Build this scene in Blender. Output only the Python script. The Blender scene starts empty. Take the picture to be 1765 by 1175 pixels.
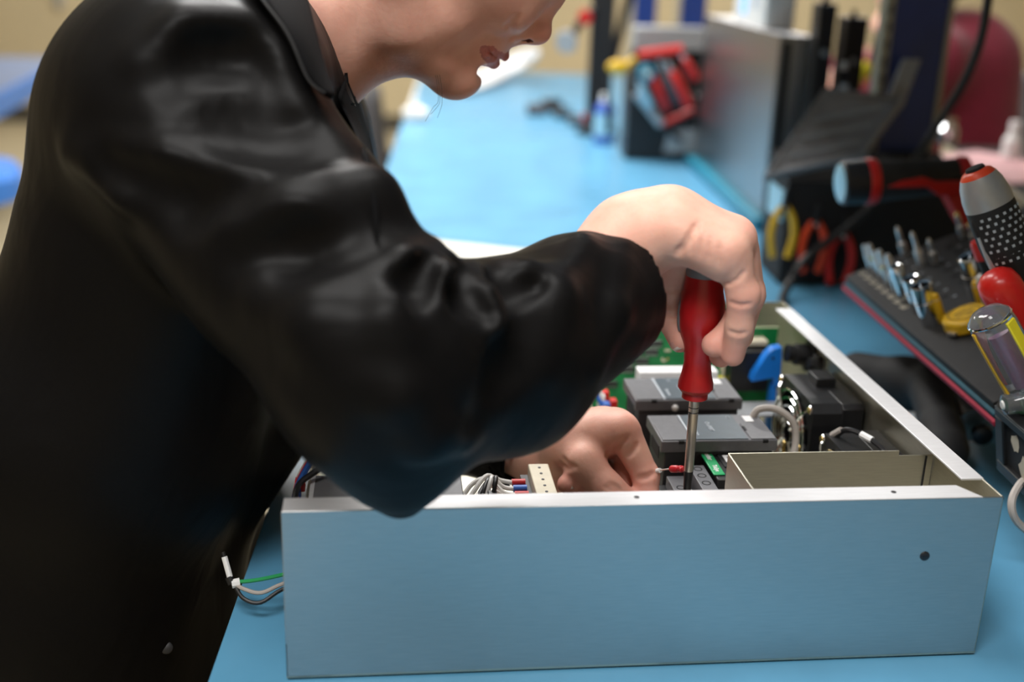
import bpy, bmesh, math, random
import numpy as np
from mathutils import Vector, Matrix

random.seed(4)
C = bpy.context.scene.collection
SC = bpy.context.scene

# ------------------------------------------------------------------ camera
CAM = np.array([.1079, -.6527, .4621]); PITCH, YAW, ROLL, FPX = .3278, .0516, .0339, 1979.7
_cp, _sp, _cy, _sy = math.cos(PITCH), math.sin(PITCH), math.cos(YAW), math.sin(YAW)
_fw = np.array([_sy*_cp, _cy*_cp, -_sp]); _rt = np.array([_cy, -_sy, 0.]); _up = np.cross(_rt, _fw)
_r2 = math.cos(ROLL)*_rt + math.sin(ROLL)*_up
_u2 = -math.sin(ROLL)*_rt + math.cos(ROLL)*_up
cd = bpy.data.cameras.new('camera'); cam = bpy.data.objects.new('camera', cd); C.objects.link(cam)
cam.matrix_world = Matrix(((_r2[0], _u2[0], -_fw[0], CAM[0]), (_r2[1], _u2[1], -_fw[1], CAM[1]), (_r2[2], _u2[2], -_fw[2], CAM[2]), (0, 0, 0, 1)))
cd.sensor_width = 36; cd.lens = 36*FPX/1765; cd.clip_start = .02; cd.clip_end = 100
cd.dof.use_dof = True; cd.dof.focus_distance = .85; cd.dof.aperture_fstop = 2.8
SC.camera = cam
SC.view_settings.view_transform = 'Standard'; SC.view_settings.look = 'None'
SC.view_settings.gamma = 1; SC.view_settings.use_curve_mapping = False
SC.view_settings.exposure = 0.0

# ------------------------------------------------------------------ world and room lights
w = bpy.data.worlds.new('world'); SC.world = w; w.use_nodes = True
w.node_tree.nodes['Background'].inputs[0].default_value = (.9, .95, 1, 1)
w.node_tree.nodes['Background'].inputs[1].default_value = .10

def area(name, loc, sx, sy, power, col=(1, .98, .96), aim=None):
    l = bpy.data.lights.new(name, 'AREA'); l.shape = 'RECTANGLE'; l.size = sx; l.size_y = sy; l.energy = power; l.color = col
    o = bpy.data.objects.new(name, l); o.location = loc; C.objects.link(o)
    if aim is not None:
        o.rotation_euler = (Vector(aim)-Vector(loc)).to_track_quat('-Z', 'Y').to_euler()
    return o
CEIL = 1.9
area('ceiling_panel_bench', (-.25, 2.3, CEIL-.03), 1.2, 1.8, 105)
area('ceiling_panel_front', (-.10, .35, CEIL-.03), 1.2, .6, 28)
area('ceiling_panel_far', (-1.5, 6.2, CEIL-.03), 1.2, 1.2, 90)
area('ceiling_panel_aisle', (2.4, 6.0, CEIL-.03), 1.2, 1.2, 90)
area('ceiling_panel_back', (-.3, -1.0, CEIL-.03), 1.2, .6, 46)

def at(px, py, Y=None, Z=None, X=None):
    """the point at a given depth that the photograph shows at a pixel"""
    d = _r2*(px-882.5)/FPX - _u2*(py-587.5)/FPX + _fw
    t = (Y-CAM[1])/d[1] if Y is not None else ((Z-CAM[2])/d[2] if Z is not None else (X-CAM[0])/d[0])
    return CAM + t*d

# ------------------------------------------------------------------ materials
def principled(name, col, rough=.5, metal=0., spec=.5, trans=0., sheen=0., sss=0., coat=0.):
    m = bpy.data.materials.new(name); m.use_nodes = True
    b = m.node_tree.nodes['Principled BSDF']
    b.inputs['Base Color'].default_value = (*col, 1); b.inputs['Roughness'].default_value = rough
    b.inputs['Metallic'].default_value = metal; b.inputs['Specular IOR Level'].default_value = spec
    b.inputs['Transmission Weight'].default_value = trans
    b.inputs['Sheen Weight'].default_value = sheen
    b.inputs['Coat Weight'].default_value = coat
    if sss:
        b.inputs['Subsurface Weight'].default_value = sss
        b.inputs['Subsurface Radius'].default_value = (1, .35, .2)
        b.inputs['Subsurface Scale'].default_value = .006
    return m

def grain(m, scale=40., amount=.15, bump=.0, bscale=None, stretch=(1, 1, 1), detail=4, rough_var=0., dist=.001, tint=None):
    """noise in colour, relief and gloss, in object coordinates"""
    nt = m.node_tree; N, L = nt.nodes, nt.links; b = N['Principled BSDF']
    tc = N.new('ShaderNodeTexCoord'); mp = N.new('ShaderNodeMapping'); mp.inputs['Scale'].default_value = stretch
    L.new(tc.outputs['Object'], mp.inputs['Vector'])
    n = N.new('ShaderNodeTexNoise'); n.inputs['Scale'].default_value = scale; n.inputs['Detail'].default_value = detail
    L.new(mp.outputs[0], n.inputs['Vector'])
    if amount:
        col = tuple(b.inputs['Base Color'].default_value)
        r = N.new('ShaderNodeValToRGB')
        lo = [c*(1-amount) for c in col[:3]]; hi = [min(1, c*(1+amount)) for c in col[:3]]
        if tint: lo = list(tint)
        r.color_ramp.elements[0].position = .3; r.color_ramp.elements[1].position = .7
        r.color_ramp.elements[0].color = (*lo, 1); r.color_ramp.elements[1].color = (*hi, 1)
        L.new(n.outputs['Fac'], r.inputs['Fac']); L.new(r.outputs['Color'], b.inputs['Base Color'])
    if rough_var:
        mr = N.new('ShaderNodeMapRange'); base = b.inputs['Roughness'].default_value
        mr.inputs['To Min'].default_value = max(.02, base-rough_var); mr.inputs['To Max'].default_value = min(1, base+rough_var)
        L.new(n.outputs['Fac'], mr.inputs['Value']); L.new(mr.outputs[0], b.inputs['Roughness'])
    if bump:
        n2 = n
        if bscale:
            n2 = N.new('ShaderNodeTexNoise'); n2.inputs['Scale'].default_value = bscale; n2.inputs['Detail'].default_value = 3
            L.new(mp.outputs[0], n2.inputs['Vector'])
        bp = N.new('ShaderNodeBump'); bp.inputs['Strength'].default_value = bump; bp.inputs['Distance'].default_value = dist
        L.new(n2.outputs['Fac'], bp.inputs['Height']); L.new(bp.outputs[0], b.inputs['Normal'])
    return m

M = {}
def mat(key, *a, g=None, **k):
    M[key] = principled(key, *a, **k)
    if g: grain(M[key], **g)
    return M[key]

mat('mat_blue', (.112, .335, .53), .30, g=dict(scale=9, amount=.10, bump=.05, bscale=400, rough_var=.07))
mat('bench_white', (.72, .70, .64), .5, g=dict(scale=20, amount=.05))
mat('bench_metal', (.25, .27, .3), .5, metal=.6, g=dict(scale=30, amount=.1))
mat('wall_paint', (.56, .47, .30), .8, g=dict(scale=3, amount=.04, bump=.1, bscale=150))
mat('floor_tile', (.50, .43, .29), .45, g=dict(scale=5, amount=.10))
mat('ceiling_tile', (.75, .74, .70), .9, g=dict(scale=60, amount=.06))
mat('dark_trim', (.045, .040, .030), .6, g=dict(scale=20, amount=.1))
mat('aluminium', (.50, .50, .50), .40, metal=1., g=dict(scale=60, amount=.05, stretch=(1, 14, 14), bump=.04, bscale=160, rough_var=.06, dist=.0004))
mat('supply_grey', (.16, .16, .17), .5, metal=.2, g=dict(scale=60, amount=.08))
mat('aluminium_flange', (.86, .86, .88), .45, metal=.5, g=dict(scale=60, amount=.04, stretch=(1, 12, 12)))
mat('brushed_sheet', (.72, .69, .58), .46, metal=1., g=dict(scale=70, amount=.06, stretch=(1, 1, 24), bump=.06, bscale=220, rough_var=.06, dist=.0004))
mat('steel', (.74, .72, .71), .36, metal=1., g=dict(scale=90, amount=.1, stretch=(1, 1, .15), rough_var=.08))
mat('chrome', (.78, .80, .82), .07, metal=1., g=dict(scale=50, amount=.04))
mat('gold_metal', (.75, .55, .22), .25, metal=1., g=dict(scale=50, amount=.06))
mat('steel_dark', (.05, .05, .055), .35, metal=.7, g=dict(scale=60, amount=.2))
mat('black_plastic', (.010, .010, .011), .42, g=dict(scale=120, amount=.2, bump=.06, bscale=900, dist=.0003))
mat('black_matte', (.006, .006, .007), .75, g=dict(scale=80, amount=.25))
mat('black_rubber', (.013, .013, .014), .7, g=dict(scale=80, amount=.2, bump=.1, bscale=700, dist=.0003))
mat('grey_plastic', (.125, .125, .135), .42, g=dict(scale=200, amount=.08, bump=.1, bscale=1400, dist=.0002))
mat('module_dark', (.030, .030, .033), .5, g=dict(scale=150, amount=.15))
mat('module_overlay', (.060, .085, .105), .33, g=dict(scale=120, amount=.10))
mat('print_grey', (.50, .55, .60), .5, g=dict(scale=150, amount=.05))
mat('print_dark', (.03, .03, .03), .6, g=dict(scale=150, amount=.05))
mat('white_label', (.80, .80, .80), .5, g=dict(scale=100, amount=.03))
mat('white_plastic', (.74, .74, .72), .4, g=dict(scale=60, amount=.04))
mat('cream_plastic', (.62, .56, .42), .5, g=dict(scale=80, amount=.06))
mat('pcb_green', (.008, .20, .055), .35, g=dict(scale=90, amount=.25, bump=.1, bscale=300, dist=.0003))
mat('pcb_edge', (.42, .48, .28), .5, g=dict(scale=90, amount=.1))
mat('label_green', (.02, .34, .12), .4, g=dict(scale=80, amount=.05))
mat('blue_plastic', (.010, .17, .62), .35, g=dict(scale=60, amount=.06))
mat('red_handle', (.40, .010, .012), .34, g=dict(scale=70, amount=.12, bump=.05, bscale=700, rough_var=.06, dist=.0003))
mat('handle_grey', (.20, .20, .21), .5, g=dict(scale=80, amount=.08))
mat('red_plastic', (.55, .016, .012), .35, g=dict(scale=60, amount=.08))
mat('red_bright', (.62, .018, .014), .28, g=dict(scale=60, amount=.06))
mat('orange_red', (.75, .07, .02), .35, g=dict(scale=60, amount=.06))
mat('yellow_plastic', (.70, .42, .015), .4, g=dict(scale=60, amount=.10))
mat('yellow_bright', (.80, .70, .03), .35, g=dict(scale=60, amount=.06))
mat('silver_paint', (.40, .41, .42), .38, metal=.3, g=dict(scale=60, amount=.06))
mat('teal_plastic', (.02, .22, .33), .4, g=dict(scale=50, amount=.08))
mat('teal_foam', (.012, .075, .11), .7, g=dict(scale=150, amount=.15))
mat('red_foam', (.30, .010, .035), .7, g=dict(scale=150, amount=.15))
mat('navy_paint', (.014, .038, .17), .35, g=dict(scale=20, amount=.12))
mat('royal_blue', (.03, .10, .42), .4, g=dict(scale=40, amount=.08))
mat('light_blue', (.30, .55, .68), .35, g=dict(scale=40, amount=.06))
mat('blue_trim', (.05, .20, .62), .4, g=dict(scale=30, amount=.06))
mat('blue_grey', (.17, .22, .34), .45, g=dict(scale=30, amount=.06))
mat('cloth_black', (.0050, .0047, .0048), .42, spec=.08, sheen=.006, g=dict(scale=500, amount=.15, bump=.12, bscale=900, dist=.0004))
M['cloth_black'].node_tree.nodes['Principled BSDF'].inputs['Sheen Roughness'].default_value = .4
_nt = M['cloth_black'].node_tree; _b = _nt.nodes['Principled BSDF']; _old = _b.inputs['Normal'].links[0].from_node
_tc = _nt.nodes.new('ShaderNodeTexCoord'); _mp = _nt.nodes.new('ShaderNodeMapping'); _mp.inputs['Scale'].default_value = (1, 1.6, .8)
_n = _nt.nodes.new('ShaderNodeTexNoise'); _n.inputs['Scale'].default_value = 11; _n.inputs['Detail'].default_value = 2.5; _n.inputs['Distortion'].default_value = 1.2
_bp = _nt.nodes.new('ShaderNodeBump'); _bp.inputs['Strength'].default_value = .35; _bp.inputs['Distance'].default_value = .006
_nt.links.new(_tc.outputs['Object'], _mp.inputs['Vector']); _nt.links.new(_mp.outputs[0], _n.inputs['Vector']); _nt.links.new(_n.outputs['Fac'], _bp.inputs['Height']); _nt.links.new(_old.outputs[0], _bp.inputs['Normal']); _nt.links.new(_bp.outputs[0], _b.inputs['Normal'])
mat('knit_black', (.0032, .0032, .0036), .85, spec=.07, sheen=.004, g=dict(scale=700, amount=.3, bump=.3, bscale=1200, dist=.0005))
mat('cloth_maroon', (.20, .008, .030), .85, sheen=.15, g=dict(scale=60, amount=.15, bump=.15, bscale=300))
mat('cloth_dark', (.02, .02, .025), .85, g=dict(scale=80, amount=.2))
mat('case_metal', (.33, .34, .35), .33, metal=1., g=dict(scale=50, amount=.05, stretch=(14, 1, 14), rough_var=.05))
mat('tray_grey', (.30, .30, .31), .5, g=dict(scale=60, amount=.1))
mat('chair_grey', (.07, .07, .08), .6, g=dict(scale=80, amount=.15))
mat('skin', (.77, .445, .345), .52, spec=.28, sss=.3, g=dict(scale=55, amount=.09, detail=6, bump=.40, bscale=260, dist=.0006, tint=(.74, .39, .30)))
blush = M['skin'].node_tree; _b = blush.nodes['Principled BSDF']; _l = _b.inputs['Base Color'].links[0].from_socket
_a = blush.nodes.new('ShaderNodeAttribute'); _a.attribute_name = 'blush'; _m = blush.nodes.new('ShaderNodeMix'); _m.data_type = 'RGBA'
blush.links.new(_a.outputs['Fac'], _m.inputs['Factor']); blush.links.new(_l, _m.inputs['A']); _m.inputs['B'].default_value = (.74, .30, .24, 1); blush.links.new(_m.outputs['Result'], _b.inputs['Base Color'])
mat('lip', (.56, .22, .20), .50, spec=.25, sss=.2, g=dict(scale=300, amount=.12, bump=.2, bscale=900, dist=.0004))
mat('nail', (.70, .36, .31), .20, coat=.3, g=dict(scale=200, amount=.05))
mat('nail_tip', (.80, .66, .58), .25, g=dict(scale=200, amount=.03))
mat('nostril_dark', (.10, .025, .02), .8, g=dict(scale=80, amount=.1))
mat('hair_brown', (.07, .035, .02), .45, g=dict(scale=40, amount=.3, stretch=(1, 1, 8), bump=.3, bscale=120))
mat('eye_white', (.8, .78, .75), .15, g=dict(scale=50, amount=.03))
mat('eye_iris', (.08, .05, .03), .15, g=dict(scale=400, amount=.3))
mat('shoe', (.02, .018, .016), .4, g=dict(scale=40, amount=.1))
mat('wire_white', (.72, .70, .66), .4, g=dict(scale=80, amount=.05))
mat('wire_black', (.012, .012, .013), .4, g=dict(scale=80, amount=.15))
mat('wire_green', (.02, .32, .10), .4, g=dict(scale=80, amount=.08))
mat('wire_red', (.55, .02, .03), .35, g=dict(scale=80, amount=.08))
mat('wire_grey', (.42, .38, .35), .5, g=dict(scale=80, amount=.08))
mat('wire_blue', (.03, .12, .45), .35, g=dict(scale=80, amount=.08))
mat('paper', (.68, .66, .59), .7, g=dict(scale=30, amount=.03))
mat('paper_pink', (.72, .42, .44), .7, g=dict(scale=30, amount=.05))
mat('paper_torn', (.55, .50, .40), .8, g=dict(scale=60, amount=.12))
mat('beige_laminate', (.40, .34, .24), .5, g=dict(scale=30, amount=.06))
mat('clear_plastic', (.80, .84, .90), .05, trans=.9, g=dict(scale=20, amount=.03))
mat('clear_green', (.03, .42, .12), .05, trans=.8, g=dict(scale=20, amount=.03))
mat('purple_inside', (.20, .03, .12), .3, g=dict(scale=40, amount=.1))
ms = principled('screen_blue', (.1, .3, .6), .2); M['screen_blue'] = ms
ms.node_tree.nodes['Principled BSDF'].inputs['Emission Color'].default_value = (.32, .60, .95, 1)
ms.node_tree.nodes['Principled BSDF'].inputs['Emission Strength'].default_value = .9
grain(ms, scale=30, amount=.1)

# ------------------------------------------------------------------ mesh builder
def basis(d):
    d = Vector(d).normalized(); a = Vector((0, 0, 1)) if abs(d.z) < .9 else Vector((1, 0, 0))
    x = a.cross(d).normalized(); return x, d.cross(x), d

class MB:
    def __init__(s): s.v = []; s.f = []; s.m = []
    def add(s, v, f, m=0):
        o = len(s.v); s.v += [tuple(float(c) for c in p) for p in v]; s.f += [tuple(i+o for i in q) for q in f]; s.m += [m]*len(f); return s
    def box(s, x0, x1, y0, y1, z0, z1, m=0):
        return s.add([(x, y, z) for x in (x0, x1) for y in (y0, y1) for z in (z0, z1)],
                     [(0, 1, 3, 2), (4, 6, 7, 5), (0, 4, 5, 1), (2, 3, 7, 6), (0, 2, 6, 4), (1, 5, 7, 3)], m)
    def obox(s, c, ax, hs, m=0):
        c = Vector(c); X, Y, Z = [Vector(a).normalized()*h for a, h in zip(ax, hs)]
        return s.add([c+X*i+Y*j+Z*k for i in (-1, 1) for j in (-1, 1) for k in (-1, 1)],
                     [(0, 1, 3, 2), (4, 6, 7, 5), (0, 4, 5, 1), (2, 3, 7, 6), (0, 2, 6, 4), (1, 5, 7, 3)], m)
    def lathe(s, p, d, prof, n=24, m=0):
        """prof: (height along d, radius) pairs"""
        p = Vector(p); x, y, z = basis(d); v = []; f = []
        for h, r in prof:
            for i in range(n):
                a = 2*math.pi*i/n; v.append(p+z*h+x*(r*math.cos(a))+y*(r*math.sin(a)))
        for j in range(len(prof)-1):
            for i in range(n):
                k = (i+1) % n; f.append((j*n+i, j*n+k, (j+1)*n+k, (j+1)*n+i))
        f.append(tuple(range(n))[::-1]); f.append(tuple(range((len(prof)-1)*n, len(prof)*n)))
        return s.add(v, f, m)
    def rod(s, a, b, r, r2=None, n=12, m=0):
        a = Vector(a); b = Vector(b); return s.lathe(a, b-a, [(0, r), ((b-a).length, r if r2 is None else r2)], n, m)
    def tube(s, pts, r, n=8, m=0, sub=6):
        P = [Vector(p) for p in pts]; Q = []
        if len(P) > 2 and sub > 1:
            for i in range(len(P)-1):
                p0, p1, p2, p3 = P[max(i-1, 0)], P[i], P[i+1], P[min(i+2, len(P)-1)]
                for j in range(sub):
                    t = j/sub; Q.append(.5*((2*p1)+(p2-p0)*t+(2*p0-5*p1+4*p2-p3)*t*t+(3*p1-p0-3*p2+p3)*t**3))
            Q.append(P[-1])
        else: Q = P
        v = []; f = []; x = None
        for i, q in enumerate(Q):
            t = (Q[min(i+1, len(Q)-1)]-Q[max(i-1, 0)]).normalized()
            if x is None: x, y, _ = basis(t)
            else:
                x = (x-t*x.dot(t)).normalized(); y = t.cross(x)
            for k in range(n):
                a = 2*math.pi*k/n; v.append(q+x*(r*math.cos(a))+y*(r*math.sin(a)))
        for j in range(len(Q)-1):
            for i in range(n):
                k = (i+1) % n; f.append((j*n+i, j*n+k, (j+1)*n+k, (j+1)*n+i))
        f.append(tuple(range(n))[::-1]); f.append(tuple(range((len(Q)-1)*n, len(Q)*n)))
        return s.add(v, f, m)
    def ell(s, c, r, ax=((1, 0, 0), (0, 1, 0), (0, 0, 1)), nu=20, nv=12, m=0):
        c = Vector(c); X, Y, Z = [Vector(a).normalized()*q for a, q in zip(ax, r)]; v = [c-Z]; f = []
        for j in range(1, nv):
            t = -math.pi/2+math.pi*j/nv
            for i in range(nu):
                a = 2*math.pi*i/nu; v.append(c+X*(math.cos(t)*math.cos(a))+Y*(math.cos(t)*math.sin(a))+Z*math.sin(t))
        v.append(c+Z); e = len(v)-1
        for i in range(nu): f.append((0, 1+(i+1) % nu, 1+i)); f.append((e, e-nu+i, e-nu+(i+1) % nu))
        for j in range(nv-2):
            for i in range(nu):
                k = (i+1) % nu; b = 1+j*nu; f.append((b+i, b+k, b+nu+k, b+nu+i))
        return s.add(v, f, m)
    def prism(s, poly, o, u, w_, d, m=0):
        """polygon in (u, w_) from origin o, thickness vector d"""
        o, u, w_, d = Vector(o), Vector(u), Vector(w_), Vector(d); n = len(poly)
        v = [o+u*a+w_*b for a, b in poly]; v += [p+d for p in v]
        return s.add(v, [tuple(range(n))[::-1], tuple(range(n, 2*n))]+[(i, (i+1) % n, n+(i+1) % n, n+i) for i in range(n)], m)
    def torus(s, c, d, R, r, n=28, k=6, m=0):
        x, y, z = basis(d); c = Vector(c); v = []; f = []
        for i in range(n):
            a = 2*math.pi*i/n; e = x*math.cos(a)+y*math.sin(a)
            for j in range(k):
                b = 2*math.pi*j/k; v.append(c+e*(R+r*math.cos(b))+z*(r*math.sin(b)))
        for i in range(n):
            for j in range(k):
                f.append((i*k+j, ((i+1) % n)*k+j, ((i+1) % n)*k+(j+1) % k, i*k+(j+1) % k))
        return s.add(v, f, m)
    def ob(s, name, mats, parent=None, bevel=0, smooth=True, loc=None):
        me = bpy.data.meshes.new(name); me.from_pydata(s.v, [], s.f)
        for q in (mats if isinstance(mats, (list, tuple)) else [mats]): me.materials.append(M[q])
        me.polygons.foreach_set('material_index', s.m)
        bm = bmesh.new(); bm.from_mesh(me); bmesh.ops.recalc_face_normals(bm, faces=bm.faces); bm.to_mesh(me); bm.free()
        o = bpy.data.objects.new(name, me); C.objects.link(o)
        if loc is not None: o.location = loc
        if parent: o.parent = parent
        if bevel:
            b = o.modifiers.new('bevel', 'BEVEL'); b.width = bevel; b.segments = 2; b.limit_method = 'ANGLE'; b.angle_limit = .7
        if smooth:
            me.polygons.foreach_set('use_smooth', [True]*len(me.polygons)); me.set_sharp_from_angle(angle=.6)
        return o

def tag(o, label, cat, group=None):
    o['label'] = label; o['category'] = cat
    if group: o['group'] = group
    return o
def thing(name, label, cat, loc=(0, 0, 0), rz=0, group=None, parent=None):
    o = bpy.data.objects.new(name, None); o.empty_display_size = .05; C.objects.link(o); o.location = loc; o.rotation_euler = (0, 0, rz)
    return tag(o, label, cat, group)
def struct(o): o['kind'] = 'structure'; return o
def lettering(txt, size, loc, ax, material, parent, name='lettering', thick=.00015, bold=False):
    """flat printed text; ax = (reading direction, up direction)"""
    cu = bpy.data.curves.new(name, 'FONT'); cu.body = txt; cu.size = size; cu.align_x = 'CENTER'; cu.align_y = 'CENTER'; cu.extrude = thick
    if bold: cu.offset = size*.02
    cu.materials.append(M[material]); tmp = bpy.data.objects.new(name+'_source', cu); C.objects.link(tmp); bpy.context.view_layer.update()
    me = bpy.data.meshes.new_from_object(tmp.evaluated_get(bpy.context.evaluated_depsgraph_get())); bpy.data.objects.remove(tmp); bpy.data.curves.remove(cu)
    o = bpy.data.objects.new(name, me); C.objects.link(o)
    X = Vector(ax[0]).normalized(); Y = Vector(ax[1]); Y = (Y-X*Y.dot(X)).normalized(); Z = X.cross(Y)
    m = Matrix((X, Y, Z)).transposed().to_4x4(); m.translation = Vector(loc); o.parent = parent; o.matrix_local = m
    return o

# ------------------------------------------------------------------ smooth solids: distance fields meshed with surface nets
class Field:
    def __init__(s): s.p = []
    def rc(s, a, b, ra, rb=None, k=.01, sub=False):
        s.p.append(('rc', np.array(a, float), np.array(b, float), ra, ra if rb is None else rb, k, sub)); return s
    def ball(s, a, r, k=.01, sub=False): return s.rc(a, np.array(a)+1e-6, r, r, k, sub)
    def ell(s, c, r, ax=np.eye(3), k=.01, sub=False):
        s.p.append(('el', np.array(c, float), np.array(r, float), np.array(ax, float), 0, k, sub)); return s
    def chain(s, pts, rs, k=.01, sub=False):
        for i in range(len(pts)-1): s.rc(pts[i], pts[i+1], rs[i], rs[i+1], k, sub)
        return s
    def sub(s, f, k=.001): s.p.append(('fd', f, None, 0, 0, k, False)); return s
    def sub_list(s, S_, r, k):
        n = len(S_)
        for i in range(n-1): s.rc(S_[i], S_[i+1], r*(.4 if i == 0 else 1), r*(.4 if i == n-2 else 1), k, True)
    @staticmethod
    def dist(q, P):
        if q[0] == 'fd': return q[1](P)
        if q[0] == 'rc':
            a, b, ra, rb = q[1:5]; ab = (b-a).astype(P.dtype); l2 = float(ab@ab)+1e-12
            t = np.clip(((P-a.astype(P.dtype))@ab)/l2, 0, 1)
            return np.linalg.norm(P-a.astype(P.dtype)-t[..., None]*ab, axis=-1)-(ra+(rb-ra)*t)
        c, r, ax = q[1], q[2], q[3]
        L = ((P-c.astype(P.dtype))@ax.T.astype(P.dtype)); k0 = np.linalg.norm(L/r.astype(P.dtype), axis=-1)
        k1 = np.linalg.norm(L/(r*r).astype(P.dtype), axis=-1)+1e-9
        return k0*(k0-1)/k1
    @staticmethod
    def comb(F, D, k, sub):
        if sub:
            D = -D; h = np.maximum(k-np.abs(F-D), 0)/k; return np.maximum(F, D)+h*h*k*.25
        h = np.maximum(k-np.abs(F-D), 0)/k; return np.minimum(F, D)-h*h*k*.25
    def __call__(s, P):
        P = np.asarray(P); F = np.full(P.shape[:-1], .5)
        for q in s.p: F = s.comb(F, s.dist(q, P), q[5], q[6])
        return F
    def bbox(s, q):
        if q[0] == 'fd':
            B = [q[1].bbox(x) for x in q[1].p]; return np.min([b[0] for b in B], 0), np.max([b[1] for b in B], 0)
        if q[0] == 'rc':
            r = max(q[3], q[4]); return np.minimum(q[1], q[2])-r, np.maximum(q[1], q[2])+r
        r = q[2].max(); return q[1]-r, q[1]+r
    def surf(s, px, py, Y0=-.5, Y1=.9):
        """the point of the surface that the camera sees at a pixel"""
        d = at(px, py, Y=1.)-CAM; d /= np.linalg.norm(d); t = .3
        for _ in range(120):
            e = float(s((CAM+d*t)[None])[0])
            if e < 3e-4: break
            t += e*.8
            if t > 2: break
        return CAM+d*t
    def mesh(s, h, lo=None, hi=None, smooth=2):
        B = [s.bbox(q) for q in s.p if not q[6]]
        l = np.min([b[0] for b in B], 0)-4*h; u = np.max([b[1] for b in B], 0)+4*h
        if lo is not None: l = np.maximum(l, lo)
        if hi is not None: u = np.minimum(u, hi)
        n = np.ceil((u-l)/h).astype(int)+1
        F = np.full(n, .5, np.float32)
        A = [(l[i]+h*np.arange(n[i])).astype(np.float32) for i in range(3)]
        for q in s.p:
            b0, b1 = s.bbox(q); mg = q[5]+5*h
            i0 = np.clip(np.floor((b0-mg-l)/h).astype(int), 0, n); i1 = np.clip(np.ceil((b1+mg-l)/h).astype(int)+1, 0, n)
            if np.any(i1 <= i0): continue
            sl = tuple(slice(a, b) for a, b in zip(i0, i1))
            P = np.stack(np.meshgrid(*[A[i][sl[i]] for i in range(3)], indexing='ij'), -1)
            F[sl] = s.comb(F[sl], s.dist(q, P).astype(np.float32), q[5], q[6])
        S = F < 0
        cs = np.zeros(n-1, np.int8)
        cn = [(i, j, k) for i in (0, 1) for j in (0, 1) for k in (0, 1)]
        sh = lambda T, c: T[c[0]:T.shape[0]-1+c[0], c[1]:T.shape[1]-1+c[1], c[2]:T.shape[2]-1+c[2]]
        for c in cn: cs += sh(S, c)
        act = (cs > 0) & (cs < 8); idx = np.argwhere(act)
        vals = np.stack([F[idx[:, 0]+c[0], idx[:, 1]+c[1], idx[:, 2]+c[2]] for c in cn], 1)
        acc = np.zeros((len(idx), 3)); cnt = np.zeros(len(idx))
        for a in range(8):
            for b in range(a+1, 8):
                if sum(abs(cn[a][i]-cn[b][i]) for i in range(3)) != 1: continue
                fa, fb = vals[:, a], vals[:, b]; mk = (fa < 0) != (fb < 0)
                t = np.where(mk, fa/np.where(mk, fa-fb, 1), 0)
                p = np.array(cn[a])+t[:, None]*(np.array(cn[b])-np.array(cn[a]))
                acc += p*mk[:, None]; cnt += mk
        V = l+h*(idx+acc/cnt[:, None])
        vid = np.full(act.shape, -1, np.int64); vid[act] = np.arange(len(idx)); Q = []
        for ax in range(3):
            s0 = [slice(1, -1)]*3; s0[ax] = slice(0, -1); s1 = [slice(1, -1)]*3; s1[ax] = slice(1, None)
            X0 = S[tuple(s0)]; X1 = S[tuple(s1)]; e = np.argwhere(X0 != X1); o_ = np.ones(3, int); o_[ax] = 0; e = e+o_
            fl = S[e[:, 0], e[:, 1], e[:, 2]]
            b, c = [(1, 2), (2, 0), (0, 1)][ax]; qd = []
            for db, dc in ((1, 1), (0, 1), (0, 0), (1, 0)):
                g = e.copy(); g[:, b] -= db; g[:, c] -= dc; qd.append(vid[g[:, 0], g[:, 1], g[:, 2]])
            qd = np.stack(qd, 1); qd[~fl] = qd[~fl][:, ::-1]; Q.append(qd)
        Q = np.concatenate(Q); Q = Q[(Q >= 0).all(1)]
        for _ in range(smooth):
            sm = np.zeros_like(V); ct = np.zeros(len(V))
            for a, b in ((0, 1), (1, 2), (2, 3), (3, 0)):
                np.add.at(sm, Q[:, a], V[Q[:, b]]); np.add.at(ct, Q[:, a], 1)
                np.add.at(sm, Q[:, b], V[Q[:, a]]); np.add.at(ct, Q[:, b], 1)
            V = V*.5+.5*sm/np.maximum(ct, 1)[:, None]
        return V, Q

def solid(name, parts, mats, parent=None, mfun=None, vfun=None):
    """parts: list of (V, Q); joins them as one mesh object"""
    Vs, Qs, o = [], [], 0
    for V, Q in parts: Vs.append(V); Qs.append(Q+o); o += len(V)
    V = np.concatenate(Vs).astype(np.float32); Q = np.concatenate(Qs).astype(np.int32)
    me = bpy.data.meshes.new(name); me.vertices.add(len(V)); me.vertices.foreach_set('co', V.ravel())
    me.loops.add(Q.size); me.loops.foreach_set('vertex_index', Q.ravel()); me.polygons.add(len(Q))
    me.polygons.foreach_set('loop_start', np.arange(0, Q.size, 4, dtype=np.int32))
    me.polygons.foreach_set('use_smooth', np.ones(len(Q), bool))
    for q in (mats if isinstance(mats, (list, tuple)) else [mats]): me.materials.append(M[q])
    if mfun is not None: me.polygons.foreach_set('material_index', mfun(V[Q].mean(1)).astype(np.int32))
    if vfun is not None:
        at_ = me.attributes.new('blush', 'FLOAT', 'POINT'); at_.data.foreach_set('value', vfun(V).astype(np.float32))
    me.update(calc_edges=True); me.validate()
    ob = bpy.data.objects.new(name, me); C.objects.link(ob)
    if parent: ob.parent = parent
    return ob

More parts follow.
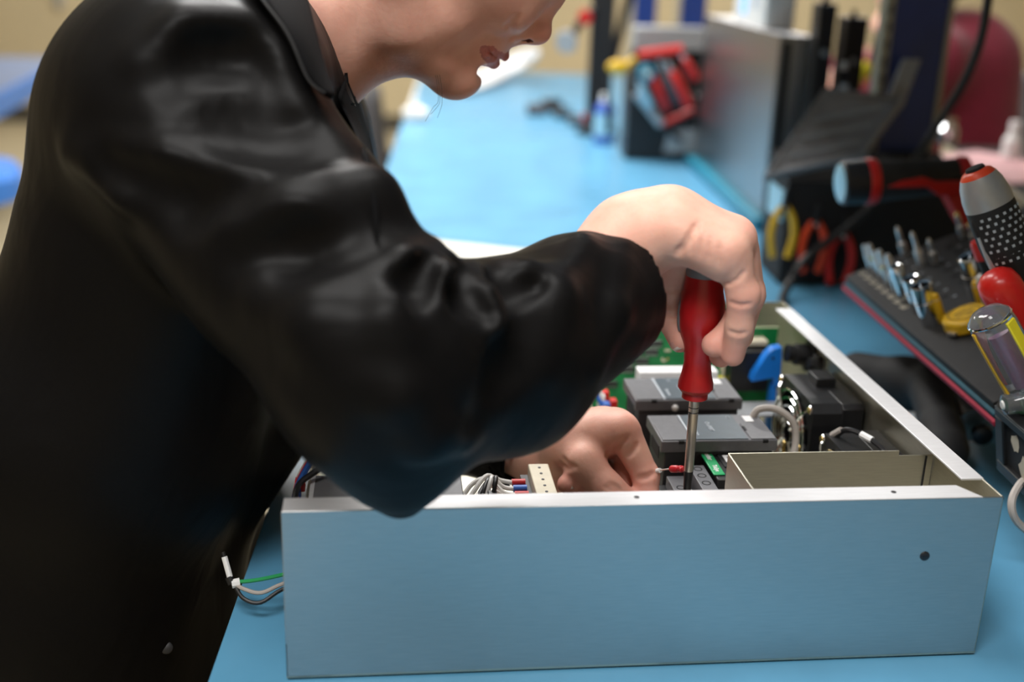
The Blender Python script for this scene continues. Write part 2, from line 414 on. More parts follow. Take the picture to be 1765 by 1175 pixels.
# ================================================================== the room
FL, WB = -.92, 8.5
struct(MB().box(-6, 6.5, -3.2, WB+.1, FL-.1, FL).ob('floor', 'floor_tile', smooth=False))
struct(MB().box(-6, 6.5, -3.2, WB+.1, CEIL, CEIL+.1).ob('ceiling', 'ceiling_tile', smooth=False))
struct(MB().box(-6, 6.5, WB, WB+.1, FL, CEIL).ob('wall_back', 'wall_paint', smooth=False))
struct(MB().box(-6.1, -6, -3.2, WB, FL, CEIL).ob('wall_left', 'wall_paint', smooth=False))
struct(MB().box(6.5, 6.6, -3.2, WB, FL, CEIL).ob('wall_right', 'wall_paint', smooth=False))
struct(MB().box(-6, 6.5, -3.3, -3.2, FL, CEIL).ob('wall_front', 'wall_paint', smooth=False))
struct(MB().box(-5.98, 6.48, WB-.02, WB, FL, FL+.12).ob('baseboard_back', 'dark_trim', bevel=.003))

# conduit on the far wall
cx = at(105, 40, Y=WB-.03)[0]
t = thing('wall_conduit', 'grey metal conduit running down the beige wall behind the woman', 'conduit', (cx, WB-.03, 0))
MB().rod((0, 0, -.05), (0, 0, CEIL), .03).ob('pipe', 'silver_paint', t)
for z in (.35, 1.3): MB().box(-.05, .05, -.012, .03, z, z+.03).ob('clamp', 'silver_paint', t, bevel=.003)

# ================================================================== the workbench
TX0, TX1, TY0, TY1 = -.052, .90, -.62, 2.60
def bench(name, label, y0, y1, lift=0.):
    t = thing(name, label, 'workbench', (TX0, y0, FL))
    h = -FL
    MB().box(0, TX1-TX0, 0, y1-y0, h-.034, h-.004+lift).ob('tabletop', 'bench_white', t, bevel=.004)
    MB().box(.02, TX1-TX0-.02, .05, y1-y0-.05, h-.09, h-.034).ob('apron', 'bench_metal', t)
    for x in (.06, TX1-TX0-.06):
        for y in (.10, y1-y0-.10):
            l = MB().box(x-.03, x+.03, y-.03, y+.03, 0, h-.09).ob('leg', 'bench_metal', t, bevel=.003)
    return t
bench('workbench', 'long white-edged workbench under the blue mat nearest the camera', TY0, TY1)
bench('workbench', 'second white-edged workbench joined on beyond the seam in the blue matting', TY1+.006, 4.05)
def mat_sheet(y0, y1, label, x0=TX0+.0004):
    o = MB().box(x0, TX1, y0, y1, -.0036, -.0004).ob('bench_mat', 'mat_blue', bevel=.0012)
    return tag(o, label, 'mat')
mat_sheet(TY0+.005, TY1-.004, 'light blue antistatic mat covering the workbench under the metal enclosure')
mat_sheet(TY1+.012, 4.04, 'light blue mat on the far workbench beyond the seam', TX0+.012)

# ================================================================== the sheet-metal enclosure with its electronics
CW, CD, CH, CYAW = .48, .4515, .124, .0669
ch = thing('electronics_enclosure', 'open sheet-metal electronics enclosure lying on the blue mat', 'electronics', (0, 0, 0), CYAW)
T = .0013
MB().box(0, CW, 0, CD, .0016, .0030).ob('base_plate', 'brushed_sheet', ch)
for x in (.03, .45):
    for y in (.03, .42): MB().lathe((x, y, 0), (0, 0, 1), [(0, .008), (.0016, .009)]).ob('foot', 'black_rubber', ch)
fp = MB().box(0, CW, 0, T, .0016, CH).ob('front_panel', 'aluminium', ch, bevel=.0004)
sc = MB().lathe((.4306, .0003, .0804), (0, -1, 0), [(0, .0036), (.0008, .0034), (.0012, .0026)]).box(.4281, .4331, -.0012, -.0008, .0799, .0809).ob('screw', 'steel_dark', fp)
fl = MB().prism([(0.0006, 0), (.4655, 0), (.4552, .0186), (.0006, .0186)], (0, .0002, CH-T), (1, 0, 0), (0, 1, 0), (0, 0, T+.0002)).ob('top_flange', 'aluminium_flange', fp, bevel=.0003)
for x in (.0516, .2297, .4065):
    MB().lathe((x, .0101, CH+.0001), (0, 0, 1), [(0, .0018), (.0003, .0018), (.0004, .0012)], 16).ob('screw', 'steel_dark', fp)
rw = MB().box(CW-T, CW, 0, CD, .0016, CH).ob('side_panel', 'brushed_sheet', ch, bevel=.0004)
MB().prism([(CW+.0002, .0282), (CW-.0160, .0285), (CW-.0165, .427), (CW+.0002, .4266)], (0, 0, CH-T), (1, 0, 0), (0, 1, 0), (0, 0, T+.0003)).ob('top_flange', 'aluminium_flange', rw, bevel=.0003)
bw = MB().box(0, CW, CD-T, CD, .0016, CH).ob('rear_panel', 'brushed_sheet', ch, bevel=.0004)
MB().box(.4415, .4505, CD-.012, CD-T, CH-.004, CH-.0028).ob('tab', 'aluminium_flange', bw)
MB().box(0, T, .0, CD, .0016, .028).ob('low_side_panel', 'aluminium', ch, bevel=.0004)
# divider bracket in the near right corner
dv = MB()
dv.prism([(.3180, .003), (.3180, .1148), (.4505, .1148), (.4505, .1108), (.4780, .1108), (.4780, .003)], (0, .0965, 0), (1, 0, 0), (0, 0, 1), (0, .0013, 0))
d_o = dv.ob('divider', 'brushed_sheet', ch, bevel=.0003)
MB().box(.3176, .3190, .0195, .0965, .003, .1148).ob('divider_side', 'brushed_sheet', d_o, bevel=.0003)
MB().box(.4715, .4728, .0975-.0018, .0965, .02, .1105).ob('joint', 'steel_dark', d_o)

# two drive modules side by side, the same casing
def drive(x0, y0, n):
    W_, D_, top = .0955, .0545, .0975
    t = MB().box(x0+.004, x0+W_-.003, y0+.002, y0+D_-.001, .003, top-.0095).ob('drive_module', 'module_dark', ch, bevel=.0008)
    t['label'] = ['grey drive module nearest the screwdriver tip', 'grey drive module behind, beside the circuit board'][n]
    MB().box(x0, x0+W_, y0, y0+D_, top-.0105, top-.0006).ob('cover', 'grey_plastic', t, bevel=.0009)
    MB().box(x0+.0012, x0+.0245, y0+.0015, y0+.0330, top-.0006, top+.0002).ob('terminal_flap', 'grey_plastic', t, bevel=.0003)
    MB().box(x0+.0738, x0+W_-.0012, y0+.0015, y0+.0330, top-.0006, top+.0002).ob('terminal_flap', 'grey_plastic', t, bevel=.0003)
    MB().prism([(.0275, .0022), (.0715, .0022), (.0715, D_-.0022), (.0305, D_-.0022), (.0275, D_-.006)], (x0, y0, top-.0006), (1, 0, 0), (0, 1, 0), (0, 0, .0007)).ob('overlay', 'module_overlay', t)
    MB().box(x0+.0252, x0+.0268, y0+.002, y0+D_-.003, top-.0006, top+.0004).ob('rib', 'print_grey', t)
    MB().box(x0+.0735, x0+.0755, y0+.018, y0+.027, top-.0004, top+.0003).ob('slot', 'black_matte', t)
    MB().box(x0+.0800, x0+.0875, y0+.0375, y0+.0500, top-.0006, top-.0001).ob('sticker', 'white_label', t, bevel=.0008)
    MB().box(x0-.0004, x0+.0002, y0+.006, y0+.031, top-.018, top-.0075).ob('side_slot', 'black_matte', t)
    for q in range(4): MB().box(x0+.0036, x0+.0041, y0+.012+q*.009, y0+.0135+q*.009, .05, .065).ob('vent', 'black_matte', t)
    for q in (.014, .083): MB().box(x0+q, x0+q+.0045, y0-.0004, y0+.0012, top-.0030, top-.0004).ob('notch', 'black_matte', t)
    lettering('O-xMBT' if n == 0 else 'YxBMT', .0052, (x0+.046, y0+D_*.50, top+.0003), ((0, -1, 0), (1, 0, 0)), 'print_grey', t, bold=True)
    lettering('Quantum', .0040, (x0+.0325, y0+.0170, top+.0003), ((0, -1, 0), (1, 0, 0)), 'print_grey', t, bold=True)
    lettering('CE', .004, (x0+(.067 if n == 0 else .0395), y0+.046, top+.0003), ((0, -1, 0), (1, 0, 0)), 'print_grey', t)
    return t
mB = drive(.2838, .1600, 0); mA = drive(.2815, .2475, 1)
mt = MB().ell((.3162, .2452, .0905), (.0030, .0030, .0030)).rod((.3162, .2452, .0905), (.3162, .250, .088), .002).ob('standoff', 'white_plastic', ch)

# contactor under the driver: base with terminals, tilted top with green stripe
ct = MB().box(.2790, .3165, .098, .150, .003, .064).ob('contactor', 'black_plastic', ch, bevel=.001)
ct['label'] = 'black contactor with a green stripe under the screwdriver'
MB().box(.2860, .3005, .100, .146, .064, .0735).ob('terminal_strip', 'grey_plastic', ct, bevel=.0006)
MB().box(.3035, .3160, .100, .148, .064, .0815).ob('terminal_strip', 'grey_plastic', ct, bevel=.0006)
for x, y, z in ((.2925, .111, .0735), (.2925, .125, .0735), (.3095, .116, .0815), (.3095, .129, .0815), (.3095, .141, .0815)):
    MB().lathe((x, y, z-.002), (0, 0, 1), [(0, .0036), (.0022, .0036), (.0021, .0026), (.0006, .0022)], 18).ob('terminal_hole', 'black_matte', ct)
hd = MB().box(.3185, .3530, .118, .176, .003, .0835).ob('head', 'black_plastic', ct, bevel=.0012)
MB().box(.3172, .3265, .124, .1760, .0835, .0849).ob('green_stripe', 'label_green', hd, bevel=.0012)
lettering('Schneider', .0060, (.3219, .1615, .0850), ((0, -1, 0), (1, 0, 0)), 'white_label', hd, bold=True)
lettering('TeSys', .0050, (.3219, .1345, .0850), ((0, -1, 0), (1, 0, 0)), 'white_label', hd, bold=True)
MB().box(.3300, .3480, .138, .1645, .0835, .0846).ob('marker_plate', 'black_matte', hd, bevel=.0004)
MB().box(.3335, .3415, .1455, .1580, .0846, .0853).ob('marker', 'white_label', hd, bevel=.0006)
lettering('K3', .0048, (.3375, .1517, .0854), ((0, -1, 0), (1, 0, 0)), 'print_dark', hd, bold=True)
MB().box(.3330, .3380, .1290, .1320, .0835, .0838).ob('small_label', 'print_grey', hd)

# upright circuit board across the back
pb = MB().box(.262, .4585, .400, .4018, .020, .1122).ob('circuit_board', 'pcb_green', ch)
MB().box(.262, .4585, .3998, .4020, .1122, .1128).ob('board_edge', 'pcb_edge', pb)
rr = random.Random(7)
for z, xs in ((.0985, (.302, .3265)), (.0895, (.292, .3075, .323)), (.1060, (.2990,)), (.0800, (.284, .2990, .314)), (.0715, (.285, .300)), (.0560, (.284, .31, .335))):
    for x in xs:
        MB().box(x, x+.0135, .3965, .400, z-.0035, z+.0005).ob('chip', 'black_plastic', pb, bevel=.0003)
        q = MB()
        for k in range(7): q.box(x+.0005+k*.0019, x+.0012+k*.0019, .3972, .4002, z+.0005, z+.0022); q.box(x+.0005+k*.0019, x+.0012+k*.0019, .3972, .4002, z-.0052, z-.0035)
        q.ob('chip_pins', 'steel', pb)['kind'] = 'stuff'
for k in range(26):
    x = rr.uniform(.335, .452); z = rr.uniform(.045, .107); a = rr.choice((.0012, .002, .003))
    MB().box(x-a, x+a, .3984, .400, z-.001, z+.001).ob('component', rr.choice(('cream_plastic', 'black_plastic', 'gold_metal', 'silver_paint')), pb)
MB().box(.3960, .4080, .397, .400, .0905, .0955).ob('chip', 'black_plastic', pb, bevel=.0003)
MB().lathe((.4170, .400, .1035), (0, -1, 0), [(0, .0033), (.005, .0033), (.0055, .0025)]).ob('capacitor', 'cream_plastic', pb)
MB().lathe((.3905, .400, .0885), (0, -1, 0), [(0, .0035), (.006, .0035), (.0066, .0028)]).ob('capacitor', 'white_plastic', pb)
MB().box(.4030, .4110, .393, .400, .0600, .0760).ob('connector_block', 'cream_plastic', pb, bevel=.0005)
MB().box(.4240, .4440, .385, .400, .0985, .1035).ob('connector_block', 'cream_plastic', pb, bevel=.0006)
cn = MB().box(.4045, .4440, .372, .393, .055, .0965).ob('board_connector', 'black_plastic', pb, bevel=.001)
MB().torus((.398, .385, .057), (0, -1, .3), .0075, .0022).ob('toroid', 'yellow_bright', pb)
# second board lying on the base at the left
lb = MB().box(.195, .276, .285, .395, .022, .0236).ob('circuit_board', 'pcb_green', ch)
q = MB()
for k in range(10): MB().box(.2655, .2715, .300+k*.0085, .3065+k*.0085, .0236, .0330).ob('terminal_pin', 'cream_plastic', lb, bevel=.0004)
for k in range(14): MB().box(.20+rr.random()*.06, .2043+rr.random()*.06, .29+(k*.007), .294+(k*.007), .0236, .029).ob('component', rr.choice(('black_plastic', 'cream_plastic', 'white_plastic')), lb)
# wire plugs beside the rear module
for k, (x, y, c) in enumerate(((.2695, .3300, 'red_plastic'), (.2730, .3080, 'red_plastic'), (.2640, .320, 'white_plastic'), (.2650, .300, 'wire_blue'))):
    MB().box(x, x+.006, y, y+.010, .058, .072).ob('plug', c, ch, bevel=.0006)
MB().tube([(.268, .318, .066), (.262, .325, .080), (.252, .345, .088), (.243, .360, .07), (.24, .37, .03)], .0022).ob('wire', 'wire_white', ch)
MB().tube([(.266, .305, .066), (.255, .318, .082), (.243, .335, .085), (.232, .350, .06), (.23, .36, .024)], .0020).ob('wire', 'wire_blue', ch)
MB().tube([(.2620, .298, .055), (.248, .300, .075), (.236, .310, .078), (.222, .325, .05), (.22, .33, .024)], .0020).ob('wire', 'cream_plastic', ch)
MB().tube([(.2640, .290, .055), (.252, .288, .070), (.238, .296, .074), (.226, .305, .05), (.222, .31, .024)], .0018).ob('wire', 'wire_green', ch)
MB().lathe((.2735, .283, .040), (0, 0, 1), [(0, .008), (.03, .008), (.0315, .0068)]).ob('capacitor', 'silver_paint', ch)
MB().rod((.2735, .283, .003), (.2735, .283, .040), .0065).ob('capacitor_base', 'black_plastic', ch)
MB().box(.395, .452, .318, .352, .050, .0525).ob('small_metal_plate', 'silver_paint', ch, bevel=.0005)
for x in (.400, .447):
    for y in (.322, .348): MB().rod((x, y, .003), (x, y, .050), .003).ob('standoff', 'gold_metal', ch)
MB().box(.300, .375, .318, .335, .003, .0965).ob('white_relay', 'white_label', ch, bevel=.0008)

# blue bracket
bl = MB().prism([(.4220, .0705), (.4232, .0775), (.4345, .0985), (.4400, .1045), (.4490, .1062), (.4500, .0960), (.4515, .0655), (.4455, .0650), (.4440, .0745)], (0, .358, 0), (1, 0, 0), (0, 0, 1), (0, .012, 0)).ob('blue_bracket', 'blue_plastic', ch, bevel=.0008)
MB().rod((.4405, .3577, .0955), (.4405, .3565, .0955), .0012).ob('hole', 'black_matte', bl)
MB().box(.4440, .4500, .362, .371, .003, .066).ob('bracket_foot', 'blue_plastic', bl)
# black cable gland on the side wall
g = MB().lathe((.4785, .356, .098), (-1, .0, .12), [(0, .0150), (.004, .0155), (.005, .0110), (.017, .0105), (.018, .0085), (.026, .0085)], 28).ob('cable_gland', 'black_plastic', ch)
MB().lathe((.4785, .332, .098), (-1, 0, .1), [(0, .010), (.006, .0105), (.008, .0060), (.012, .0055)], 6).ob('lock_nut', 'black_plastic', ch)

# fans on the side wall
def fan(y0, s, z0, xf, tilt, lab):
    e = MB(); xb = CW-.0025; cy, cz = y0+s/2, z0+s/2; r = s*.46
    e.prism([(y0+.004, z0), (y0+s-.004, z0), (y0+s, z0+.004), (y0+s, z0+s-.004), (y0+s-.004, z0+s), (y0+.004, z0+s), (y0, z0+s-.004), (y0, z0+.004)], (xf+.026, 0, 0), (0, 1, 0), (0, 0, 1), (xb-xf-.028, 0, 0))
    f = e.ob('fan', 'black_plastic', ch, bevel=.0008); f['label'] = lab
    e = MB(); n = 36                                            # front ring frame with a round opening
    for k in range(n):
        a0, a1 = 2*math.pi*k/n, 2*math.pi*(k+1)/n
        def sq(a):
            c_, s_ = math.cos(a), math.sin(a); m_ = min(s/2/max(abs(c_), 1e-6), s/2/max(abs(s_), 1e-6)); m_ = min(m_, s*.64); return c_*m_, s_*m_
        for x_a, x_b in ((xf, xf+.026),):
            pi = [(math.cos(a)*r, math.sin(a)*r) for a in (a0, a1)]; po = [sq(a) for a in (a0, a1)]
            V = [(x_a, cy+p[0], cz+p[1]) for p in (pi[0], pi[1], po[1], po[0])]; V += [(x_b, v[1], v[2]) for v in V]
            e.add(V, [(0, 1, 2, 3), (4, 7, 6, 5), (0, 4, 5, 1), (2, 6, 7, 3)])
    e.ob('fan_frame', 'black_plastic', f)
    MB().lathe((xf+.004, cy, cz), (1, 0, 0), [(0, s*.17), (.001, s*.19), (.02, s*.19)], 28).ob('hub', 'black_plastic', f)
    for k in range(7):
        a = 2*math.pi*k/7; b = MB(); P = []
        for i in range(5):
            rr_ = s*(.18+.066*i)
            for j in range(3):
                aa = a+(j-1)*.32+i*.05; P.append((xf+.006+.007*j, cy+rr_*math.cos(aa), cz+rr_*math.sin(aa)))
        F = [(i*3+j, i*3+j+1, i*3+j+4, i*3+j+3) for i in range(4) for j in range(2)]
        o = b.add(P, F).ob('blade', 'black_plastic', f); q = o.modifiers.new('thick', 'SOLIDIFY'); q.thickness = .0012
    gr = MB()
    for k in range(5): gr.torus((xf-.0035, cy, cz), (1, 0, 0), s*(.12+.082*k), .0011, 40, 6)
    go = gr.ob('wire_guard', 'chrome', f)
    for k in range(4):
        a = math.pi/4+k*math.pi/2; u, v = math.cos(a), math.sin(a)
        p0 = (xf-.0045, cy+u*s*.10, cz+v*s*.10); p1 = (xf-.0045, cy+u*s*.47, cz+v*s*.47); p2 = (xf-.0005, cy+u*s*.585, cz+v*s*.585)
        MB().tube([p0, p1, p2], .0012, sub=3).ob('guard_arm', 'chrome', f)
        MB().torus((xf-.0005, cy+u*s*.60, cz+v*s*.60), (1, 0, 0), .0032, .0011, 16, 6).ob('guard_arm_eye', 'chrome', f)
        MB().lathe((xf, cy+u*s*.60, cz+v*s*.60), (-1, 0, 0), [(0, .0030), (.0025, .0026)], 12).ob('fan_screw', 'gold_metal', f)
    return f
f1 = fan(.2180, .088, .0140, .430, 0, 'larger black fan with wire guard beside the blue bracket')
MB().box(.448, .466, .262, .286, .1018, .1100).ob('terminal_box', 'black_plastic', f1, bevel=.001)
MB().box(.452, .462, .288, .296, .1020, .1030).ob('sticker', 'white_label', f1)
f2 = fan(.1080, .084, .0080, .428, 0, 'smaller black fan behind the divider')
MB().tube([(.4350, .176, .0930), (.4390, .168, .1015), (.4480, .158, .1015), (.4560, .142, .0985), (.4600, .130, .0935)], .0022).ob('fan_cable', 'wire_black', f2)
MB().tube([(.4475, .1585, .1015), (.4530, .1490, .1004)], .0029, sub=1).ob('cable_sleeve', 'white_label', f2)
MB().tube([(.4325, .180, .0915), (.4365, .172, .0998)], .0026, sub=1).ob('cable_sleeve', 'wire_grey', f2)
MB().box(.454, .468, .118, .134, .0915, .0995).ob('terminal_box', 'black_plastic', f2, bevel=.001)
MB().tube([(.372, .208, .092), (.378, .210, .1025), (.392, .206, .1045), (.405, .200, .096), (.4085, .196, .080), (.405, .19, .06), (.40, .185, .03)], .0030).ob('hose', 'wire_grey', ch)
for k, (x, y, z) in enumerate(((.410, .222, .055), (.413, .232, .062), (.400, .226, .050), (.416, .205, .070), (.404, .214, .045), (.418, .196, .062))):
    MB().rod((x, y, z-.012), (x, y, z), .0017).ell((x, y, z), (.0022, .0022, .0022)).ob('brass_pin', 'gold_metal', ch)
MB().box(.394, .420, .186, .240, .003, .042).ob('pin_block', 'black_plastic', ch, bevel=.001)

# left end: power supply, terminal rows and loose wiring
ps = MB().box(.0145, .120, .028, .100, .003, .1010).ob('power_supply', 'supply_grey', ch, bevel=.001)
MB().box(.0130, .0160, .028, .112, .003, .1020).ob('edge_strip', 'aluminium_flange', ps)
MB().box(.016, .030, .1005, .108, .003, .0970).ob('side_face', 'blue_grey', ps)
MB().tube([(.004, .050, .080), (.004, .070, .1035), (.0135, .088, .1075), (.030, .100, .1100), (.060, .112, .098)], .0022).ob('wire', 'wire_black', ch)
for k, (c, dy) in enumerate((('wire_red', 0), ('wire_white', .006), ('wire_blue', -.006))):
    MB().tube([(.006+.002*k, .050+dy, .060), (.003, .072+dy, .090), (.006, .092+dy, .104), (.022, .116+dy*.3, .116), (.045, .13, .100)], .0023).ob('wire', c, ch)
MB().box(.0020, .0090, .086, .095, .095, .103).ob('plug', 'red_plastic', ch, bevel=.0006)
MB().box(.0015, .0065, .078, .086, .090, .098).ob('plug', 'wire_blue', ch, bevel=.0006)
tr = MB().box(.1775, .1935, .072, .160, .003, .0795).ob('terminal_row', 'cream_plastic', ch, bevel=.0008)
for k in range(8): MB().rod((.1855, .079+k*.0105, .0793), (.1855, .079+k*.0105, .0799), .0012, n=10).ob('terminal_screw', 'steel_dark', tr)
t2 = MB().box(.1950, .2150, .060, .138, .003, .0600).ob('terminal_row', 'module_dark', ch, bevel=.0008)
for k in range(6): MB().lathe((.205, .067+k*.0125, .0596), (0, 0, 1), [(0, .0045), (.0006, .0045), (.0005, .0035)], 16).ob('terminal_hole', 'black_matte', t2)
MB().box(.1715, .1772, .072, .160, .003, .070).ob('terminal_rail', 'module_dark', ch)
for k in range(7):
    y = .080+k*.0105; c = 'wire_blue' if k == 5 else 'red_plastic'
    MB().rod((.163, y, .0715), (.1735, y, .0715), .0030).ob('ferrule', c, ch)
    MB().tube([(.164, y, .0715), (.155, y+.001, .073), (.143+.003*rr.random(), y-.004+.01*rr.random(), .074+.01*rr.random()), (.130, y-.012+.01*rr.random(), .070), (.115, y-.02, .05)], .0019).ob('wire', 'wire_white', ch)
for k in range(5):
    a = rr.random()*.012
    MB().tube([(.118+k*.004, .062+a, .03), (.124+k*.004, .080+a, .070), (.134+k*.003, .096+a, .084+.003*k), (.146, .112+a, .082), (.158, .126, .06)], .0017).ob('wire', 'wire_black' if k % 3 else 'wire_white', ch)
MB().box(.1395, .1465, .088, .096, .0825, .0890).ob('cable_tie', 'black_plastic', ch, bevel=.0008)
MB().ell((.148, .094, .062), (.016, .018, .016)).ob('cable_bundle_wrap', 'cream_plastic', ch)
# power tails coming out of the open left side
def tail(c, pts, r=.0015): return MB().tube(pts, r).ob('tail_wire', c, ch)
E_ = Matrix.Rotation(-CYAW, 4, 'Z')
def lc(x, y, z): p = E_ @ Vector((x, y, z)); return tuple(p)
tw = [[(-.048, .081, .026), (-.040, .0815, .0258), (-.026, .083, .0275), (-.006, .088, .030), (.02, .10, .03)],
      [(-.047, .080, .024), (-.040, .0760, .0225), (-.028, .0750, .0205), (-.010, .082, .025), (.02, .09, .024)],
      [(-.047, .079, .022), (-.040, .0715, .0175), (-.028, .0700, .0155), (-.010, .080, .022), (.02, .085, .02)]]
for c, P in zip(('wire_green', 'wire_grey', 'wire_black'), tw): tail(c, [lc(*p) for p in P])
MB().tube([lc(-.0445, .0815, .0250), lc(-.0500, .0800, .0245)], .0034, sub=1).ob('heat_shrink', 'white_label', ch)
MB().tube([lc(-.0500, .0800, .0245), lc(-.0525, .082, .0290)], .0028, sub=1).ob('heat_shrink', 'black_plastic', ch)
MB().tube([lc(-.0515, .082, .0290), lc(-.0560, .088, .0420)], .0022, sub=1).ob('end_sleeve', 'white_label', ch)
MB().rod(lc(-.0560, .088, .0420), lc(-.0572, .0895, .0450), .0014).ob('end_pin', 'black_plastic', ch)

# ================================================================== held things: screwdriver and the wire
tip = np.array(at(1184, 847, Y=.119)); top = np.array(at(1216, 452, Y=.122))
ax_ = Vector(top-tip).normalized(); Ls = (Vector(top)-Vector(tip)).length
sd = thing('screwdriver', 'red-handled screwdriver held upright in the right hand over the contactor', 'screwdriver', tuple(tip))
hb = float(Ls*(1-.545))             # where the handle starts
sc_ = Ls-hb
MB().lathe(ax_*hb, ax_, [(-.0055, .0086), (-.0050, .0094), (.0, .0094), (.0002, .0108), (.0030, .0128), (.0065, .0127), (.013, .0110), (.022, .0097), (.031, .0104), (.040, .0130), (.050, .0158), (.060, .0166), (.068, .0160), (.076, .0142), (sc_*.90, .0129)], 40).ob('handle', 'red_handle', sd)
MB().lathe(ax_*(hb+sc_*.895), ax_, [(0, .0127), (.004, .0131), (sc_*.105-.002, .0124), (sc_*.105+.003, .0095), (sc_*.105+.005, .004)], 32).ob('end_cap', 'handle_grey', sd)
_x, _y, _z = basis(ax_)
for s_ in (-1, 1):
    d = (Vector((1, 0, 0))-ax_*ax_.x).normalized()*s_
    MB().ell(ax_*(hb+.058)+d*.0148, (.0024, .0035, .0130), (d, ax_.cross(d), ax_)).ob('grip_inlay', 'handle_grey', sd)
MB().lathe(ax_*.0165, ax_, [(0, .0031), (.001, .0035), (.0465, .0036), (.0470, .0033), (.0480, .0036), (hb-.018, .0037)], 20).ob('shaft', 'steel', sd)
MB().lathe(ax_*0, ax_, [(0, .0022), (.003, .0030), (.017, .0035)], 20).ob('tip', 'steel_dark', sd)
for h in (.0640, hb-.0125): MB().torus(ax_*h, ax_, .0036, .00035, 24, 6).ob('wear_ring', 'steel_dark', sd)

pw = [at(1100, 824, Y=.168), at(1124, 813, Y=.158), at(1146, 809, Y=.145)]
fw_ = thing('control_wire', 'thin wire with a red ferrule held in the left hand beside the screwdriver tip', 'wire', tuple(pw[1]))
o_ = Vector(pw[1])
MB().tube([Vector(p)-o_ for p in pw], .0006).ob('core', 'steel', fw_)
MB().tube([Vector(at(1126, 812.5, Y=.157))-o_, Vector(at(1138, 810.5, Y=.150))-o_], .0019, sub=1).ob('sleeve', 'white_label', fw_)
a_, b_ = Vector(at(1157, 808, Y=.138))-o_, Vector(at(1180, 808, Y=.127))-o_; dd = (b_-a_)
MB().tube([Vector(pw[2])-o_, a_], .0006).ob('core', 'steel', fw_)
L_ = dd.length; MB().lathe(a_, dd, [(0, .0025), (.0008, .0029), (L_*.42, .0029), (L_*.52, .0020), (L_*.62, .0027), (L_*.80, .0027), (L_*.86, .0019), (L_, .0022)], 16).ob('ferrule', 'wire_red', fw_)

# ================================================================== the woman
YH = .30                                          # her middle plane
def A(px, py, Y): return np.array(at(px, py, Y=Y))
def head(px, py, dy=0.): return A(px, py, YH+dy)
HS = 1/2130.                                      # metres per pixel at the head
# local axes of the head: u towards the crown, f the way she faces, s towards the camera
_o = head(880, 40); HU = head(880+70, 40-71)-_o; HU /= np.linalg.norm(HU)
HF = head(880+71, 40+70)-_o; HF -= HU*(HF@HU); HF /= np.linalg.norm(HF); HSD = np.cross(HF, HU)
H = Field()
cr = head(850, -172)
H.ell(cr, (.090, .105, .074), np.array([HF, HU, HSD]), k=.02)
H.ell(head(838, -70), (.046, .080, .062), np.array([HF, HU, HSD]), k=.02)
for s in (-1, 1):
    # jaw from chin to the angle below the ear, cheek and cheekbone
    H.chain([head(792, 128, s*.006), head(752, 92, s*.022), head(712, 40, s*.043), head(700, -20, s*.056)], [30*HS, 34*HS, 40*HS, 36*HS], k=.016)
    H.rc(head(812, 62, s*.014), head(775, 20, s*.036), 26*HS, 50*HS, k=.014)
    H.rc(head(880, 10, s*.030), head(830, -50, s*.050), 40*HS, 42*HS, k=.02)
    H.rc(head(1003, -85, s*.012), head(975, -120, s*.045), 20*HS, 22*HS, k=.012)       # brow
H.ball(head(790, 130), 28*HS, k=.010); H.ball(head(797, 128, -.008), 27*HS, k=.01); H.ball(head(797, 128, .008), 27*HS, k=.01)
H.rc(head(770, 122), head(700, 55), 34*HS, 40*HS, k=.02)                              # under the jaw
H.ball(head(811, 60), .0285, k=.012)                                                   # mouth mound
H.ball(head(846, 28), .0275, k=.014)
# lips: laid on the surface from the middle to the corners
def mir(p): return np.array([p[0], 2*YH-p[1], p[2]])
H0 = Field(); H0.p = list(H.p)
def lip_line(front, side, rs, lift):
    P = [head(*front)]
    for q in side:
        v = H0.surf(*q); P.append(v+(CAM-v)/np.linalg.norm(CAM-v)*lift)
    P[1] = .55*P[1]+.45*np.array([P[1][0], P[0][1]-.008, P[1][2]]); return P, rs
lipF = Field()
for F_, R_ in (lip_line((868, 96), ((855, 91.5), (845, 87), (834, 84)), [9*HS, 4*HS, 2.2*HS, 1*HS], -.0002), lip_line((850, 107), ((848, 101), (840, 93), (834, 85.5)), [11*HS, 6.5*HS, 3.4*HS, 1*HS], -.0008)):
    for Q_ in (F_, [mir(p) for p in F_]):
        H.chain(Q_, R_, k=.003); lipF.chain(Q_, [r*1.02 for r in R_])
F_, R_ = lip_line((863, 102.5), ((851, 95.5), (841, 89), (831, 83.5)), [1.8*HS, 1.6*HS, 1.6*HS, 1.8*HS], .0008)
for Q_ in (F_, [mir(p) for p in F_]): H.chain(Q_, R_, k=.0028, sub=True)
for path, r_, dpt in (([(889, 34), (879, 48), (886, 66)], .0012, .0002),):
    P_ = [H0.surf(*q) for q in path]; P_ = [p+(CAM-p)/np.linalg.norm(CAM-p)*(r_-dpt) for p in P_]
    for Q_ in (P_, [mir(p) for p in P_]): H.chain(Q_, [r_]*3, k=.007, sub=True)
H.rc(head(826, 121, -.010), head(826, 121, .010), 5*HS, k=.012, sub=True)               # dip under the lower lip
